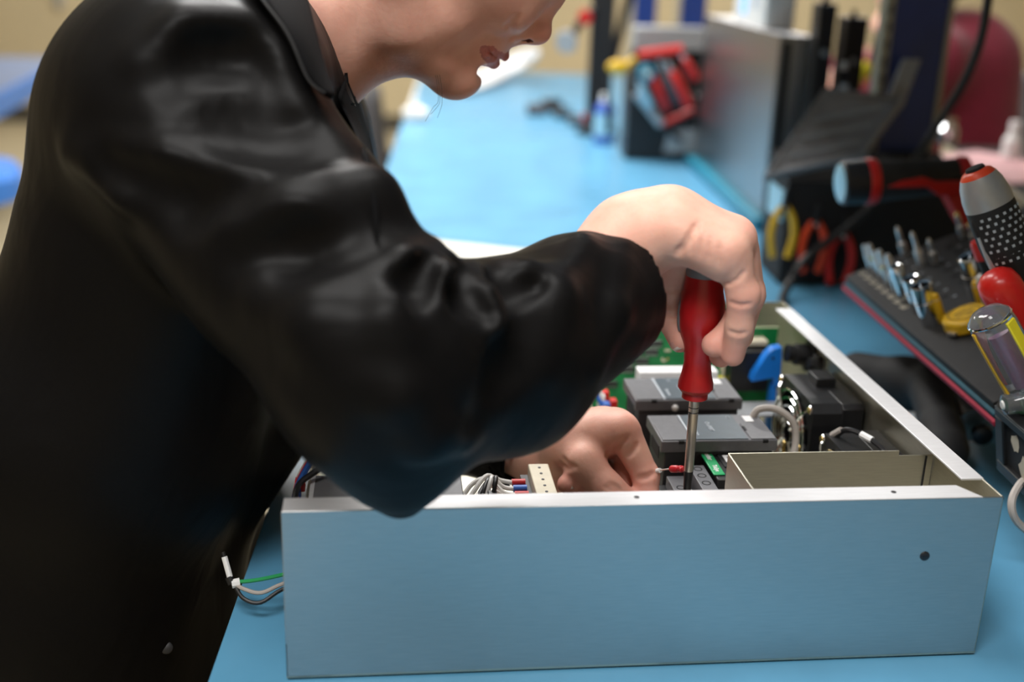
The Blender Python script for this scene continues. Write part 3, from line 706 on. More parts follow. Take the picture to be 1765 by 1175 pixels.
# nose
H.rc(head(927, 50), head(948, -8), 19*HS, 16*HS, k=.010); H.rc(head(948, -8), head(972, -62), 16*HS, 15*HS, k=.014)
H.ball(head(929, 55), 20.5*HS, k=.006)
for s in (-1, 1):
    H.ball(head(902, 54, s*.0105), 16*HS, k=.005)
    H.ball(head(920, 56, s*.006), 14*HS, k=.006)
H.rc(head(890, 70), head(922, 66), 8*HS, 8*HS, k=.005)
for s in (-1, 1): H.ell(head(907, 69, s*.0090), (.0036, .0058, .0034), np.array([HU, HF, HSD]), k=.002, sub=True)
for s in (-1, 1):
    H.ball(head(958, -62, s*.031), 26*HS, k=.014, sub=True)
    H.ball(head(946, -65, s*.031), .0128, k=.004)
    e_ = head(946, -65, s*.031)+HF*.0128-HU*.0030
    H.rc(e_-HSD*.0075, e_+HSD*.0075, .0026, .0026, k=.0015, sub=True)
# ears
for s in (-1, 1):
    e = head(790, -118, s*.074)
    H.ell(e, (.016, .030, .006), np.array([HF, HU, HSD]), k=.006); H.ell(e+HSD*(-s)*.004, (.009, .019, .004), np.array([HF, HU, HSD]), k=.004, sub=True)
# neck
H.rc(head(470, 118), head(770, -95), .0520, .0500, k=.035)
H.rc(head(560, 125), head(660, 45), 52*HS, 50*HS, k=.03)
H.rc(head(556, 150), head(520, 175), 34*HS, 60*HS, k=.03)
for s in (-1, 1): H.rc(head(745, -70, s*.050), head(560, 140, s*.0160), .0115, .009, k=.014)   # neck muscles
nosF = Field()
for s in (-1, 1): nosF.ell(head(907, 69, s*.0090), (.0039, .0061, .0038), np.array([HU, HF, HSD]))

# right hand, closed round the screwdriver from above
R = Field(); k1 = .006
R.rc(A(930, 560, .075), A(1085, 415, .118), .0300, .0275, k=.02)
R.rc(A(1085, 412, .118), A(1150, 385, .120), .0270, .0245, k=.02)
R.rc(A(1110, 385, .140), A(1160, 378, .142), .0190, .0200, k=.02)
kn = {'p': (1252, 432, .084), 'r': (1262, 420, .105), 'm': (1262, 412, .127), 'i': (1250, 408, .149)}
st = {'p': (1165, 402, .100), 'r': (1160, 390, .112), 'm': (1155, 385, .127), 'i': (1150, 385, .142)}
for q, r0, r1 in (('p', .0165, .0160), ('r', .0190, .0170), ('m', .0190, .0175), ('i', .0190, .0170)):
    R.rc(A(*st[q]), A(*kn[q]), r0, r1, k=.014)
R.rc(A(1172, 400, .096), A(1246, 452, .086), .0130, .0128, k=.010)                     # heel of the palm on the little-finger side
fing = {'p': [(1266, 450, .083), (1279, 513, .080), (1274, 563, .082), (1263, 611, .088)],
        'r': [(1274, 440, .105), (1287, 513, .104), (1262, 572, .0985), (1231, 594, .0960)],
        'm': [(1276, 432, .128), (1292, 508, .129), (1272, 578, .122), (1243, 612, .112)],
        'i': [(1262, 425, .150), (1292, 500, .154), (1262, 578, .148), (1218, 600, .141)]}
fr = {'p': [.0125, .0098, .0092, .0082], 'r': [.0135, .0106, .0098, .0088], 'm': [.0135, .0108, .0100, .0088], 'i': [.0135, .0108, .0100, .0086]}
for q in fing:
    fd = Field(); fd.chain([A(*p) for p in fing[q]], fr[q], k=.004)
    if q in 'pr': fd.ball(A(*fing[q][1])+np.array([.003, -.001, .003]), .0085, k=.006)
    R.sub(fd, .0022)
# thumb on the near side of the handle
th = [(1150, 420, .146), (1154, 492, .142), (1156, 545, .137), (1172, 588, .126)]
R.chain([A(*p) for p in th], [.0190, .0118, .0106, .0082], k=.005)
R.rc(A(1195, 425, .135), A(1150, 470, .140), .012, .012, k=.014)
# creases
def crease(Fd, px, r, k, lift=.0, n=4):
    P = []
    for (x0, y0), (x1, y1) in zip(px[:-1], px[1:]):
        for i in range(n): P.append((x0+(x1-x0)*i/n, y0+(y1-y0)*i/n))
    P.append(px[-1]); S_ = []
    B0 = Field(); B0.p = list(Fd.p)
    for q in P:
        v = B0.surf(*q)
        if np.linalg.norm(v-CAM) < 1.2: S_.append(v+(CAM-v)/np.linalg.norm(CAM-v)*lift)
    if len(S_) > 1: Fd.sub_list(S_, r, k)
for px in ([(1256, 521), (1276, 527), (1296, 524)], [(1254, 571), (1272, 577), (1288, 574)], [(1238, 484), (1256, 490), (1272, 482), (1284, 468)]): crease(R, px, .0009, .0022)
for px in ([(1176, 428), (1190, 408), (1203, 384)], [(1166, 440), (1176, 426)]): crease(R, px, .0009, .0040, .0004)
for px in ([(1192, 414), (1190, 440)], [(1208, 408), (1206, 444)], [(1224, 410), (1222, 452)], [(1240, 418), (1239, 460)], [(1144, 500), (1160, 504), (1174, 498)], [(1146, 540), (1162, 545), (1180, 540)]): crease(R, px, .0006, .0024, .0003)
# left hand, fingers curled, thumb and forefinger pinching the wire
Lh = Field()
Lh.rc(A(850, 748, .254), A(950, 786, .225), .0270, .0265, k=.02)
Lh.rc(A(955, 785, .222), A(1000, 760, .205), .0270, .0240, k=.02)
lk = {'i': (1072, 742, .172), 'm': (1062, 734, .191), 'r': (1044, 733, .209), 'l': (1022, 736, .226)}
for q, r in (('i', .0145), ('m', .0145), ('r', .0140), ('l', .0130)):
    Lh.rc(A(985, 766, {'i': .195, 'm': .205, 'r': .215, 'l': .225}[q]), A(*lk[q]), .0185, r, k=.014)
Lh.sub(Field().chain([A(1078, 750, .171), A(1113, 820, .158), A(1114, 856, .150), A(1096, 874, .146)], [.0132, .0104, .0096, .0080], k=.004), .0025)
Lh.sub(Field().chain([A(1066, 752, .190), A(1086, 808, .180), A(1064, 842, .168), A(1040, 852, .160)], [.0132, .0112, .0102, .0090], k=.004), .0025)
Lh.sub(Field().chain([A(1050, 750, .208), A(1082, 815, .198), A(1045, 850, .180), A(1010, 846, .163)], [.0128, .0110, .0100, .0088], k=.004), .0025)
Lh.sub(Field().chain([A(1028, 752, .224), A(1060, 828, .212), A(1015, 846, .185), A(978, 834, .160)], [.0120, .0100, .0094, .0080], k=.004), .0025)
Lh.chain([A(978, 776, .195), A(1008, 796, .165), A(1050, 842, .150), A(1084, 866, .144)], [.0190, .0142, .0112, .0088], k=.007)
Lh.rc(A(985, 762, .190), A(1035, 748, .184), .0160, .0130, k=.014)
for px in ([(1046, 786), (1062, 770), (1082, 752)], [(1100, 824), (1116, 822), (1130, 814)], [(1082, 786), (1092, 776), (1100, 764)], [(964, 798), (974, 806), (984, 808)], [(968, 790), (978, 800), (992, 806)]): crease(Lh, px, .0008, .0035, .0002)
for px in ([(1048, 834), (1060, 842), (1066, 848)], [(1053, 831), (1065, 839), (1071, 845)], [(1043, 838), (1054, 846)]): crease(Lh, px, .0005, .0025, .0001)
# ---- coat: torso, sleeves, skirt
K = Field()
def T(px, py, Y): return A(px, py, Y)
for Y, r in ((.180, .088), (.27, .096), (.36, .088)):
    o3 = np.array([0, Y-.27, 0])
    K.rc(T(395, 140, .27)+o3, T(370, 330, .27)+o3, r, r*1.22, k=.03)
    K.rc(T(370, 330, .27)+o3, np.array([-.215, Y, -.02]), r*1.22, .122, k=.03)
    K.rc(np.array([-.215, Y, -.02]), np.array([-.225, Y, -.30]), .128, .130, k=.03)
    K.rc(np.array([-.225, Y, -.30]), np.array([-.225, Y, -.50]), .126, .132, k=.03)
K.rc(T(350, 130, .13), T(385, 110, .41), .073, .073, k=.03)                             # shoulders
K.rc(T(268, 205, .15), T(268, 215, .39), .078, .078, k=.03)
K.rc(T(404, 690, .24), np.array([-.145, .22, -.02]), .072, .066, k=.02); K.rc(np.array([-.145, .22, -.02]), np.array([-.132, .22, -.40]), .070, .072, k=.03); K.rc(np.array([-.145, .33, -.02]), np.array([-.132, .33, -.40]), .070, .072, k=.03)
K.rc(np.array([-.17, .17, .10]), np.array([-.17, .38, .10]), .115, .115, k=.03)
K.rc(T(525, 235, .235), T(548, 440, .235), .030, .044, k=.04)                           # front edge at the chest
# right sleeve
S1 = [(335, 210, .115), (500, 425, .045), (655, 620, -.020)]
K.chain([T(*p) for p in S1], [.0850, .0700, .0660], k=.022)
K.rc(T(668, 640, -.020), T(684, 780, -.020), .058, .036, k=.022); K.rc(T(684, 780, -.020), T(692, 862, -.020), .036, .010, k=.015)
S2 = [(672, 640, -.020), (865, 615, .035), (990, 535, .082), (1052, 505, .107)]
K.chain([T(*p) for p in S2], [.0640, .0590, .0470, .0425], k=.022)
K.rc(T(1052, 505, .107), T(1082, 478, .118), .0425, .0415, k=.012)
# left sleeve, mostly hidden behind the right one
K.chain([T(500, 230, .42), T(575, 520, .385), T(610, 600, .345)], [.075, .060, .054], k=.03)
K.chain([T(610, 600, .345), T(800, 712, .275), T(905, 776, .238)], [.052, .044, .037], k=.03)
# folds: ridges stand proud, hollows are cut back
Kb = list(K.p)
def ridge(pts, r=.009, k=.022, lift=.0, sub=False):
    P = [Kf.surf(*p) for p in pts]
    P = [p+(CAM-p)/np.linalg.norm(CAM-p)*((r-lift) if sub else (lift-r)) for p in P]
    n = len(P); R_ = [r*(.45 if i in (0, n-1) else 1) for i in range(n)]
    for i in range(n-1): K.rc(P[i], P[i+1], R_[i], R_[i+1], k=k, sub=sub)
Kf = Field(); Kf.p = Kb
# crook of the elbow
ridge([(748, 425), (708, 465), (692, 525), (702, 590)], .011, .012, .0045)
ridge([(640, 480), (664, 560), (690, 680), (735, 745), (800, 752)], .012, .014, .0045)
ridge([(775, 450), (770, 490), (742, 525)], .011, .010, .005)
ridge([(815, 460), (830, 520), (850, 565), (872, 548)], .009, .010, .0045)
ridge([(878, 455), (905, 475), (945, 472)], .009, .010, .0045)
ridge([(1000, 425), (955, 520), (930, 640)], .012, .016, .002)
ridge([(1075, 430), (1055, 540), (1020, 640)], .009, .012, .001)
ridge([(733, 452), (716, 485), (722, 525)], .010, .010, .0055, True)
ridge([(790, 465), (803, 512), (838, 545)], .009, .010, .0055, True)
ridge([(850, 470), (874, 500), (925, 492)], .009, .010, .0055, True)
ridge([(905, 560), (885, 640), (840, 720)], .012, .016, .002, True)
# upper arm and shoulder
ridge([(140, 262), (230, 303), (320, 300), (430, 268), (530, 272)], .014, .020, .003)
ridge([(180, 288), (300, 340), (400, 332)], .014, .020, .003, True)
ridge([(330, 200), (400, 185), (480, 200), (540, 240)], .016, .03, .002, True)
ridge([(250, 110), (330, 62), (410, 64), (470, 110), (520, 180)], .012, .018, .003)
ridge([(290, 138), (350, 92), (410, 92), (455, 135)], .011, .018, .003, True)
ridge([(420, 400), (520, 382), (620, 352)], .014, .022, .003)
ridge([(400, 445), (500, 432), (600, 412)], .014, .022, .003, True)
ridge([(560, 332), (640, 342), (690, 390)], .013, .018, .002)
ridge([(470, 520), (560, 560), (620, 650)], .014, .024, .002)
# openings: neck and cuffs
K.rc(head(500, 96), head(790, -110), .0585, .066, k=.012, sub=True)
K.rc(head(575, 120), head(640, 60), .045, .060, k=.015, sub=True)
cd_ = T(1082, 478, .118)-T(1052, 505, .107); cd_ /= np.linalg.norm(cd_)
cE = T(1066, 494, .110); nd_ = T(1066+94, 494-30, .110+.030)-cE; nd_ /= np.linalg.norm(nd_)
K.ball(cE+nd_*.16, .160, k=.0015, sub=True)
K.rc(cE-cd_*.05, cE+cd_*.05, .0375, .0385, k=.002, sub=True)
lE = T(905, 776, .238); ld = lE-T(800, 712, .275); ld /= np.linalg.norm(ld)
K.rc(lE-ld*.03, lE+ld*.06, .034, .036, k=.002, sub=True)

woman = thing('person', 'woman in a black work coat leaning over the metal enclosure', 'person', (-.215, .27, FL))
def rel(o):
    """keep world placement under the woman's empty"""
    o.parent = woman; o.matrix_parent_inverse = Matrix.Translation(Vector(woman.location)).inverted(); return o
# skin under the clothes: trunk, arms and legs down to the ankles
Bd = Field()
hip = np.array([-.235, .27, -.02])
Bd.rc(head(480, 110), T(360, 320, .27), .040, .080, k=.03).rc(T(360, 320, .27), hip, .080, .085, k=.05)
Bd.rc(T(395, 150, .14), T(420, 130, .40), .055, .055, k=.05)
Bd.chain([T(360, 200, .13), T(665, 650, -.015), T(930, 560, .075)], [.05, .042, .032], k=.02)
Bd.chain([T(500, 210, .41), T(610, 600, .345), T(860, 752, .25)], [.05, .038, .030], k=.02)
for s in (-1, 1):
    Bd.chain([np.array([-.235, .27+s*.09, -.05]), np.array([-.225, .27+s*.095, -.46]), np.array([-.225, .27+s*.10, -.84])], [.085, .056, .038], k=.03)
pts = [H.mesh(.0013), R.mesh(.00105), Lh.mesh(.00105), Bd.mesh(.008)]
def skin_m(P):
    m = np.zeros(len(P), int); near = np.linalg.norm(P-head(850, 90), axis=1) < .09; q = np.where(near)[0]
    ld_ = lipF(P[q]); nd = nosF(P[q]); m[q[ld_ < -.0001]] = 1; m[q[nd < .0004]] = 2; return m
tips = [(A(*fing[q][3]), .016) for q in fing]+[(A(*fing[q][1]), .012) for q in fing]+[(A(*th[3]), .016), (A(*kn['r']), .016), (A(1112, 822, .158), .015), (A(1076, 748, .171), .014), (A(1110, 850, .15), .02), (A(978, 834, .160), .014), (A(1050, 840, .16), .02), (head(935, 62), .010)]
def blush_v(P):
    f = np.zeros(len(P))
    for c, r in tips: f = np.maximum(f, .75*np.exp(-((P-c)**2).sum(1)/(r*r)))
    return f
body = rel(solid('body', pts, ['skin', 'lip', 'nostril_dark'], None, skin_m, blush_v))
coat = rel(solid('coat', [K.mesh(.0034, smooth=3)], 'cloth_black')); coat['label'] = 'black work coat with long sleeves'
# trousers and shoes
Tr = Field()
for s in (-1, 1):
    Tr.chain([np.array([-.235, .27+s*.09, -.10]), np.array([-.225, .27+s*.095, -.46]), np.array([-.225, .27+s*.10, -.85])], [.100, .072, .062], k=.03)
rel(solid('trousers', [Tr.mesh(.005)], 'cloth_dark'))
for s in (-1, 1):
    Sh = Field(); y = .27+s*.10
    Sh.rc([-.24, y, FL+.045], [-.10, y+.0, FL+.034], .045, .034, k=.03).rc([-.235, y, FL+.05], [-.225, y, FL+.09], .042, .045, k=.02)
    Sh.rc([-.3, y, FL-.06], [0, y, FL-.06], .06, .06, k=.002, sub=True)
    rel(solid('shoe', [Sh.mesh(.005)], 'shoe'))
# hair, eyes
Hr = Field()
Hr.ell(cr-HF*.010+HU*.008, (.108, .116, .088), np.array([HF, HU, HSD]), k=.02).ball(cr-HF*.120+HU*.03, .042, k=.03)
Hr.ell(head(960, -30), (.085, .125, .074), np.array([HF, HU, HSD]), k=.015, sub=True)
Hr.rc(head(660, 40), head(770, -60), .075, .060, k=.02, sub=True)
rel(solid('hair', [Hr.mesh(.003)], 'hair_brown'))
for k, dx in enumerate((0, 4, -3)):
    rel(MB().tube([head(752+dx, 120, -.035), head(757+dx, 150, -.034), head(758+dx, 175, -.033), head(752+dx*2, 186, -.032), head(742+dx*3, 197+k*6, -.031)], .00014, n=5).ob('hair_strand', 'hair_brown'))
for s in (-1, 1):
    e = rel(MB().ell(head(946, -65, s*.031), (.0119,)*3).ob('eye', 'eye_white'))
    i_ = MB().lathe(head(946, -65, s*.031)+HF*.0085, HF, [(0, .0056), (.003, .0050), (.0036, .003)], 20).ob('iris', 'eye_iris'); i_.parent = e
# fingernails: thin curved plates on the back of each visible tip
def nail(tip, prev, out, L=.0105, W_=.0098, off=.0072):
    t, p = np.array(tip), np.array(prev); d = t-p; d /= np.linalg.norm(d); n = np.array(out, float); n -= d*(n@d); n /= np.linalg.norm(n); s = np.cross(d, n)
    V, F = [], []
    r = off
    for i in range(7):
        for j in range(7):
            u = i/6; v = (j/6-.5)*2; wv = W_*.5*(1-.35*max(0, u-.5)/.5); x = -.0060+u*L
            h_ = r if x < 0 else math.sqrt(max(r*r*1.08-x*x*.8, r*r*.36))
            V.append(t+d*x+n*(h_*math.cos(v*.95))+s*wv*math.sin(v*.95)/.82)
    F = [(i*7+j, i*7+j+1, i*7+j+8, i*7+j+7) for i in range(6) for j in range(6)]
    o = MB().add(V, F).ob('fingernail', ['nail', 'nail_tip']); o.data.polygons.foreach_set('material_index', [1 if q//6 >= 5 else 0 for q in range(36)])
    m = o.modifiers.new('thick', 'SOLIDIFY'); m.thickness = .0006; m.offset = 0
    rel(o)
nail(A(*th[3]), A(*th[2]), (-1, -.35, .1), .0125, .0110, .0078)
for q, out in (('p', (.75, .2, -.45)), ('r', (.1, -.05, -1)), ('m', (.4, .1, -1)), ('i', (.2, .6, -1))):
    nail(A(*fing[q][3]), A(*fing[q][2]), out, .0100, .0092, fr[q][3]-.0008)
nail(A(978, 834, .160), A(1015, 846, .185), (-.2, -.9, .35), .0100, .0090, .0074)
nail(A(1084, 866, .143), A(1052, 843, .148), (.1, -.6, .8), .0115, .0108, .0084)
# collar, lapels, cuff stitching and snaps
def cloth_strip(rows, name, material, th_=.0022, sub=2):
    n, m = len(rows), len(rows[0]); V = [p for r in rows for p in r]
    F = [(i*m+j, i*m+j+1, (i+1)*m+j+1, (i+1)*m+j) for i in range(n-1) for j in range(m-1)]
    o = MB().add(V, F).ob(name, material)
    q = o.modifiers.new('round', 'SUBSURF'); q.levels = q.render_levels = sub
    q = o.modifiers.new('thick', 'SOLIDIFY'); q.thickness = th_; q.offset = 0
    return o
near = [[A(500, -95, .245), A(455, -90, .225), A(405, -70, .205)],
        [A(527, -5, .238), A(492, 2, .212), A(450, -2, .198)],
        [A(544, 65, .236), A(522, 66, .208), A(497, 62, .192)],
        [A(560, 130, .242), A(550, 132, .220), A(531, 138, .205)],
        [A(578, 170, .262), A(572, 168, .245), A(560, 163, .230)]]
def onto(rows, gap):
    """lay a strip on whatever of the coat the camera meets first along each sight line"""
    out = []
    for r in rows:
        q = []
        for p in r:
            d = p-CAM; L = np.linalg.norm(d); d /= L; t = .3
            while t < L:
                e = float(K((CAM+d*t)[None])[0])
                if e < gap: break
                t += max(.8*(e-gap), .0006)
            q.append(CAM+d*min(t, L))
        out.append(q)
    return out
near = onto(near, .007); lap_src = None
c1 = cloth_strip(near, 'collar', 'knit_black', .0032); c1.parent = coat
far = [[A(560, -95, .345), A(540, -90, .375), A(520, -80, .40)],
       [A(590, 20, .350), A(575, 10, .375), A(560, 0, .40)],
       [A(598, 90, .345), A(596, 92, .365), A(590, 95, .385)],
       [A(598, 138, .325), A(608, 140, .345), A(612, 145, .365)],
       [A(580, 172, .290), A(600, 178, .315), A(612, 190, .335)]]
far = onto(far, .002)
c2 = cloth_strip(far, 'collar', 'knit_black'); c2.parent = coat
lap = [[A(552, 150, .225), A(566, 158, .235), A(577, 165, .262)],
       [A(570, 184, .215), A(588, 188, .230), A(600, 202, .262)],
       [A(592, 214, .205), A(610, 220, .225), A(626, 240, .262)],
       [A(614, 244, .200), A(630, 254, .220), A(641, 285, .262)]]
lap2 = [[A(580, 168, .275), A(592, 150, .31), A(607, 122, .35)],
        [A(598, 200, .28), A(610, 195, .31), A(622, 185, .345)],
        [A(622, 250, .28), A(630, 246, .31), A(637, 240, .345)],
        [A(640, 310, .28), A(645, 308, .31), A(648, 305, .345)],
        [A(648, 420, .28), A(652, 420, .31), A(654, 420, .345)]]
lap2 = onto(lap2, .002)
l2 = cloth_strip(lap2, 'lapel', 'knit_black'); l2.parent = coat
def piping(pts, name='seam_piping', r=.0008, m_='black_rubber'):
    o = MB().tube(pts, r, n=6).ob(name, m_, coat); return o
piping([r[2]+np.array([0, -.0015, .001]) for r in near]); piping([r[2]+np.array([.001, -.0008, .001]) for r in lap[:4]])
e1 = np.cross(cd_, [0, 0, 1.]); e1 /= np.linalg.norm(e1); e2 = np.cross(e1, cd_)
q = cE+cd_*.001+e2*.036-e1*.026*-1*0
sn = MB().lathe(A(1021, 389, .118), (A(1021, 389, .118)-A(1035, 440, .1)), [(0, .0042), (.0016, .0040), (.0022, .0025)], 18).ob('snap_button', 'chrome', coat)
for p in ((287, 1116),):
    s_ = Kf.surf(*p); d = CAM-s_
    sn = MB().lathe(s_-d/np.linalg.norm(d)*.001, d, [(0, .0048), (.0014, .0045), (.0020, .003)], 18).ob('snap_button', 'black_plastic', coat)

# ================================================================== tool rack beside the enclosure
RO = np.array([.552, .600, .121]); RA = math.radians(24)
R1 = np.array([0, -1., 0]); R2 = np.array([math.cos(RA), 0, math.sin(RA)]); RN = np.array([-math.sin(RA), 0, math.cos(RA)])
RL, RW = .388, .225
def rk(u, v, n=0.): return RO+R1*u+R2*v+RN*n
def on_rack(px, py, n=0.):
    """where the camera sees the rack's top at a pixel"""
    d = at(px, py, Y=1.)-CAM; t = ((RO+RN*n-CAM)@RN)/(d@RN); return CAM+d*t
tr_ = thing('tool_rack', 'tilted black tool rack edged with blue and red foam right of the enclosure', 'tool rack', tuple(RO))
def slab(n0, n1, name, m, grow=0.): return MB().prism([(-grow, -grow), (RL+grow, -grow), (RL+grow, RW), (-grow, RW)], RN*n0, R1, R2, RN*(n1-n0)).ob(name, m, tr_, bevel=.001)
slab(-.008, 0, 'top_plate', 'black_rubber'); slab(-.013, -.008, 'blue_layer', 'teal_foam', .0035); slab(-.0185, -.013, 'red_layer', 'red_foam', .0065)
slab(-.030, -.0185, 'under_plate', 'black_plastic', -.004)
# stand that carries the rack from the back, resting on the mat
b0 = rk(.05, RW-.02)-RO
MB().prism([(.150, -.121), (.235, -.121), (.235, .085), (.205, .085), (.150, .040)], (0, -.06, 0), (1, 0, 0), (0, 0, 1), (0, -.012, 0)).ob('bracket', 'black_plastic', tr_, bevel=.001)
MB().prism([(.150, -.121), (.235, -.121), (.235, .085), (.205, .085), (.150, .040)], (0, -.34, 0), (1, 0, 0), (0, 0, 1), (0, -.012, 0)).ob('bracket', 'black_plastic', tr_, bevel=.001)
MB().box(.205, .235, -.352, -.06, -.121, -.110).ob('foot_bar', 'black_plastic', tr_, bevel=.001)
# printed sizes along the front edge and between the holes
for k in range(8):
    lettering(['1.5', '2.0', '2.5', '3.0', '3.5', '4.0', '5.0', '6.0'][k], .0085, tuple(rk(.012+k*.0185, .0165, .0003)-RO), (R1+R2*.15, R2), 'paper_torn', tr_, name='size_mark', bold=True)
    lettering(['T6', 'T8', 'T10', 'T15', 'T20', 'T25', 'H4', 'H5'][k], .006, tuple(rk(.022+k*.0185, .034, .0003)-RO), (R1+R2*.15, R2), 'print_grey', tr_, name='size_mark')
for j in range(3):
    for k in range(7):
        lettering(str(3+j+k), .006, tuple(rk(.030+k*.022+j*.006, .062+j*.028, .0003)-RO), (R1+R2*.15, R2), 'print_grey', tr_, name='size_mark')
        MB().lathe(rk(.020+k*.022+j*.006, .055+j*.028)-RO, RN, [(-.0005, .0042), (.0006, .0042), (.0007, .003)], 12).ob('tool_hole', 'black_matte', tr_)

def tool_axis(base, tipp, Yg=None):
    """base on the rack; tip pixel at the point of the rack's normal line nearest to that sight line"""
    B = on_rack(*base); d = at(tipp[0], tipp[1], Y=1.)-CAM; d /= np.linalg.norm(d)
    n = RN; w0 = B-CAM; b = n@d; t = (b*(d@w0)-(n@w0))/(1-b*b); P = B+n*max(t, .01)
    return B, P
def bits(base, tipp, r, mats_, label, cat, kind, group=None):
    B, P = tool_axis(base, tipp); n = Vector(P-B); L = n.length
    t = thing(kind, label, cat, tuple(B), group=group); mk = mats_
    return t, n.normalized(), L
def nut_socket(base, tipp, r, label, extra=None):
    t, n, L = bits(base, tipp, r, None, label, 'socket', 'socket', 'chrome sockets standing in the tool rack')
    MB().lathe((0, 0, 0), n, [(-.004, r*.8), (0, r), (L, r), (L+.0008, r*.93), (L+.0002, r*.74), (L-.010, r*.70)], 28).ob('barrel', 'chrome', t)
    MB().torus(n*(L*.60), n, r*1.0, r*.05, 28, 6).ob('groove', 'steel', t)
    return t, n, L
nut_socket((1606, 556), (1572, 496), .0105, 'wide chrome socket with an open mouth at the near end of the front row')
nut_socket((1586, 534), (1556, 484), .0088, 'second chrome socket in the front row behind the wide one')
nut_socket((1562, 518), (1532, 463), .0066, 'narrow chrome socket in the middle of the front row')
nut_socket((1692, 512), (1638, 452), .0120, 'large chrome socket beside the yellow tape measure')
for k, (b, p, r, lab) in enumerate((((1548, 500), (1519, 441), .0052, 'longest steel driver bit leaning out of the front row'),
                                    ((1532, 486), (1502, 434), .0042, 'steel driver bit next to the longest one'), ((1520, 474), (1494, 436), .0040, 'third steel driver bit in the front row'),
                                    ((1512, 466), (1485, 424), .0040, 'fourth steel driver bit in the front row'), ((1500, 456), (1478, 425), .0036, 'steel driver bit at the far end of the front row'))):
    t, n, L = bits(b, p, r, None, lab, 'driver bit', 'driver_bit', 'driver bits in the front row of the rack')
    MB().lathe((0, 0, 0), n, [(-.004, r), (L*.45, r), (L*.50, r*.75), (L*.9, r*.75), (L, r*.45)], 10).ob('shank', 'steel', t)
    MB().lathe(n*(L*.45), n, [(0, r*1.05), (.003, r*1.05)], 10).ob('collar', 'gold_metal' if k % 2 else 'steel', t)
for k, (b, p, r, lab) in enumerate((((1560, 438), (1526, 396), .0046, 'pointed steel punch leftmost in the back rows'), ((1588, 455), (1550, 405), .0044, 'pointed steel punch next to the leftmost one'),
                                    ((1612, 452), (1566, 420), .0042, 'third pointed steel punch in the back rows'), ((1660, 408), (1640, 366), .0042, 'steel bit with a gold tip under the red driver handle'),
                                    ((1680, 418), (1663, 384), .0040, 'second steel bit with a gold tip'), ((1694, 424), (1683, 392), .0038, 'third steel bit with a gold tip nearest the red cap'))):
    t, n, L = bits(b, p, r, None, lab, 'driver bit', 'driver_bit', 'tools in the back rows of the rack')
    MB().lathe((0, 0, 0), n, [(-.004, r), (L*.40, r), (L*.46, r*.62), (L*.82, r*.55)], 10).ob('shank', 'steel', t)
    MB().lathe(n*(L*.82), n, [(0, r*.6), (L*.1, r*.5), (L*.18, r*.12)], 10).ob('point', 'gold_metal' if k > 2 else 'steel', t)
# white sleeved and yellow handled small drivers behind the sockets
def small_handle(base, tipp, r, m, label, kind='small_driver'):
    t, n, L = bits(base, tipp, r, None, label, 'screwdriver', kind)
    MB().lathe((0, 0, 0), n, [(-.004, r*.5), (.002, r*.8), (L*.2, r), (L*.75, r), (L*.95, r*.8), (L, r*.4)], 16).ob('handle', m, t)
    MB().torus(n*(L*.8), n, r*.98, r*.08, 20, 6).ob('ring', 'steel', t); return t
small_handle((1708, 530), (1668, 478), .0066, 'white_plastic', 'small driver with a white handle behind the yellow tape measure')
small_handle((1694, 528), (1660, 488), .0050, 'yellow_plastic', 'small driver with a yellow handle behind the large chrome socket')
small_handle((1625, 556), (1592, 510), .0042, 'yellow_plastic', 'small driver with a yellow handle behind the wide chrome socket')

# key-ring tape measure lying on the rack
tp = on_rack(1668, 562); tm = thing('tape_measure', 'small yellow tape measure lying on the black tool rack', 'tape measure', tuple(tp+RN*.0005))
ua = Vector(R1)*.80+Vector(R2)*.60; ua = (Vector(R2)*.92-Vector(R1)*.40).normalized(); ub = Vector(RN).cross(ua).normalized()
P = []
for a in range(0, 360, 15):
    r_ = .021 if a < 200 or a > 320 else .0225; P.append((r_*math.cos(math.radians(a))*1.06, r_*math.sin(math.radians(a))*.92))
MB().prism(P, (0, 0, 0), ua, ub, Vector(RN)*.014).ob('case', 'yellow_plastic', tm, bevel=.003)
MB().prism([(a*.72, b*.72) for a, b in P], Vector(RN)*.0140, ua, ub, Vector(RN)*.0005).ob('label', 'yellow_plastic', tm)
MB().torus(Vector(RN)*.0144, RN, .0148, .0005, 32, 6).ob('label_ring', 'print_dark', tm)
for q in (-.003, .001, .0045): MB().obox(Vector(RN)*.0145+ub*q, (ua, ub, RN), (.011 if q != .0045 else .007, .0004, .0002)).ob('label_line', 'print_dark', tm)
lettering('1m', .006, Vector(RN)*.0147+ub*-.0075, (ua, ub), 'print_dark', tm)
MB().obox(-ua*.021-ub*.004+Vector(RN)*.004, (ua, ub, RN), (.004, .005, .0015)).ob('tape_hook', 'steel', tm)

# big handles at the near end of the rack
def axis_tool(base_px, tip_px, Yb, Yt):
    B = A(base_px[0], base_px[1], Yb); P = A(tip_px[0], tip_px[1], Yt); return Vector(B), Vector(P)
def handle_tool(name, label, B, P, prof, m, cat='screwdriver'):
    t = thing(name, label, cat, tuple(B)); n = (P-B); L = n.length; n.normalize()
    h = MB().lathe((0, 0, 0), n, [(L*a, r) for a, r in prof], 32).ob('handle', m, t); return t, n, L
